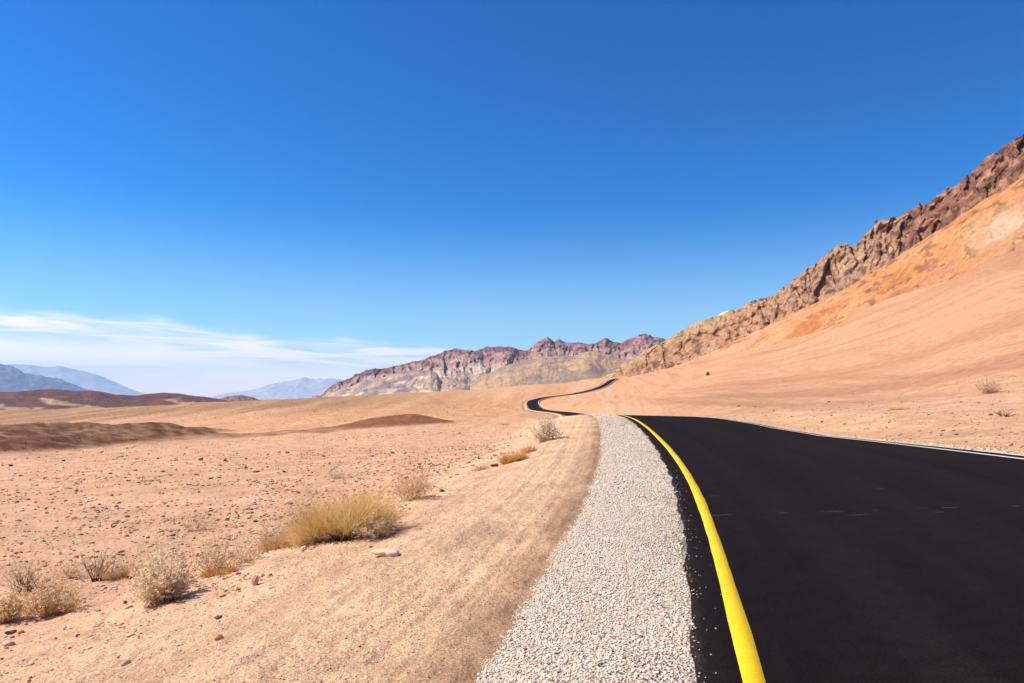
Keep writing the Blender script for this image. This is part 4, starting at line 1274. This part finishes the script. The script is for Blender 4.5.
def bp(px0, px1, ytop, ybase, dpx=None):
    """position and size of a bush from where it stands in the picture"""
    x, y, z = at((px0 + px1) / 2, ybase)
    k = y / F
    return (x, y, z), (px1 - px0) / 2 * k, (ybase - ytop) * k


loc, rx, h = bp(292, 382, 489, 538)
grass_bush('golden_bush', (loc[0], loc[1] + .1, loc[2]), rx * 1.08, rx * .6, h * 1.12, 3600, GOLD, 'big golden yellow bush of fine dry stems left of the flat slab', 501, BROWN, spread=.85)
loc, rx, h = bp(352, 402, 503, 533)
leaf_bush('pale_shrub', (loc[0] + .05, loc[1] - .28, float(terrain(np.array([loc[0] + .05]), np.array([loc[1] - .28]))[0])), rx, rx * .8, h * .95, 90, 1500, GREYP, 'pale grey pink shrub tucked against the right side of the golden bush', 502, leaf=.009)
loc, rx, h = bp(388, 438, 464, 500)
leaf_bush('straw_shrub', loc, rx * .95, rx * .8, h, 110, 1900, STRAW, 'straw coloured twiggy shrub up the verge, just behind the golden bush', 503, leaf=.009)
loc, rx, h = bp(134, 192, 546, 602)
leaf_bush('cream_shrub', loc, rx, rx * .85, h, 150, 4200, CREAM, 'cream leaved upright shrub with a dark shadow at the lower left', 504, leaf=.010)
loc, rx, h = bp(20, 78, 572, 615)
leaf_bush('olive_shrub', loc, rx, rx * .7, h, 120, 2600, OLIVE, 'olive tan shrub nearest the bottom left corner', 505, leaf=.009)
loc, rx, h = bp(-14, 24, 586, 622)
leaf_bush('olive_shrub', loc, rx, rx * .8, h, 90, 1700, OLIVE, 'olive tan shrub cut by the left edge of the picture', 506, leaf=.009)
loc, rx, h = bp(4, 46, 560, 590)
leaf_bush('sparse_shrub', loc, rx, rx * .8, h, 70, 700, STRAW, 'sparse brownish shrub behind the olive one at the left edge', 507, leaf=.008, twig=(.2, .14, .1))
loc, rx, h = bp(78, 114, 544, 581)
leaf_bush('bare_shrub', loc, rx, rx * .8, h, 26, 420, OLIVE, 'small shrub with bare dark forked stems left of the cream shrub', 508, leaf=.008, twig=(.12, .08, .06), tw=.007)
loc, rx, h = bp(108, 138, 556, 578)
grass_bush('dry_tuft', loc, rx, rx * .7, h, 420, STRAW, 'low dry tuft behind the cream shrub, on its left', 509, BROWN)
loc, rx, h = bp(186, 240, 528, 572)
leaf_bush('ghostly_shrub', loc, rx, rx * .8, h, 60, 900, STRAW, 'thin see-through straw shrub right behind the cream shrub', 510, leaf=.008, twig=(.5, .38, .26), tw=.0028)
loc, rx, h = bp(200, 236, 562, 574)
grass_bush('orange_tuft', loc, rx, rx * .5, h, 520, ORANGE, 'low orange tuft under the thin straw shrub', 511)
loc, rx, h = bp(184, 222, 510, 530)
leaf_bush('ghostly_shrub', loc, rx, rx * .8, h, 40, 420, STRAW, 'small faint straw shrub farther out on the plain above the cream shrub', 512, leaf=.008, twig=(.5, .36, .24), tw=.0028)
loc, rx, h = bp(246, 300, 512, 545)
leaf_bush('ghostly_shrub', loc, rx, rx * .8, h, 60, 800, GREYP, 'thin pale pinkish shrub against the left side of the golden bush', 513, leaf=.008, twig=(.55, .42, .32), tw=.0028)
loc, rx, h = bp(322, 348, 466, 479)
leaf_bush('white_shrub', loc, rx, rx * .8, h, 40, 420, CREAM, 'tiny whitish shrub out on the plain above the golden bush', 514, leaf=.012)
loc, rx, h = bp(496, 526, 449, 463)
grass_bush('orange_tuft', loc, rx, rx * .6, h, 900, ORANGE, 'bright orange tuft on the verge between the straw shrub and the crest', 515, spread=.9, width=.004)
loc, rx, h = bp(521, 534, 443, 453)
grass_bush('dry_tuft', loc, rx, rx * .8, h, 300, OLIVE, 'small olive tuft just right of the bright orange tuft', 516, width=.005)
loc, rx, h = bp(528, 562, 415, 441)
leaf_bush('white_shrub', loc, rx, rx * .85, h, 110, 2600, [(.97, .84, .64), (.97, .88, .72), (.93, .78, .55)], 'whitish shrub on the crest just before the far bend of the road', 517, leaf=.020, tw=.005, twig=(.85, .70, .50))
loc, rx, h = bp(976, 1002, 377, 394)
leaf_bush('white_shrub', loc, rx, rx * .8, h, 80, 1200, GREYP, 'lone pale shrub on the sandy bank near the right edge', 518, leaf=.018, tw=.007)
loc, rx, h = bp(992, 1020, 405, 416)
leaf_bush('dead_brush', loc, rx, rx * .3, h * .8, 24, 60, BROWN, 'flattened dark dead brush on the bank below the lone pale shrub', 519, leaf=.012, twig=(.12, .07, .05), tw=.010, spread=1.4)
loc, rx, h = bp(500, 512, 419, 425)
grass_bush('dry_tuft', loc, rx, rx * .8, h, 160, OLIVE, 'tiny far tuft left of the whitish shrub on the crest', 520, width=.006)
loc, rx, h = bp(884, 912, 404, 410)
grass_bush('dry_grass', loc, rx, rx * .25, h, 220, ORANGE, 'low line of dry grass on the bank above the middle of the road edge', 521, width=.005)
loc, rx, h = bp(746, 764, 401, 407)
grass_bush('dry_grass', loc, rx, rx * .25, h, 160, STRAW, 'low line of dry grass on the bank near the start of the visible road', 522, width=.006)
loc, rx, h = bp(56, 84, 560, 578)
leaf_bush('sparse_shrub', loc, rx, rx * .8, h, 40, 520, STRAW, 'faint straw shrub between the olive shrub and the bare dark forked one', 530, leaf=.008, twig=(.5, .36, .24), tw=.0026)
loc, rx, h = bp(222, 262, 536, 562)
leaf_bush('ghostly_shrub', loc, rx, rx * .8, h, 44, 520, CREAM, 'wispy cream shrub on the right of the thin straw shrub above the orange tuft', 531, leaf=.008, twig=(.6, .46, .33), tw=.0026)
loc, rx, h = bp(262, 292, 528, 548)
grass_bush('dry_tuft', loc, rx, rx * .6, h, 520, STRAW, 'pale dry grass tuft at the left foot of the golden bush', 532, spread=.9)
loc, rx, h = bp(470, 492, 462, 470)
grass_bush('dry_tuft', loc, rx, rx * .4, h, 240, STRAW, 'low grey straw tuft beside the dark flat stone on the verge', 533, spread=1.0, width=.004)
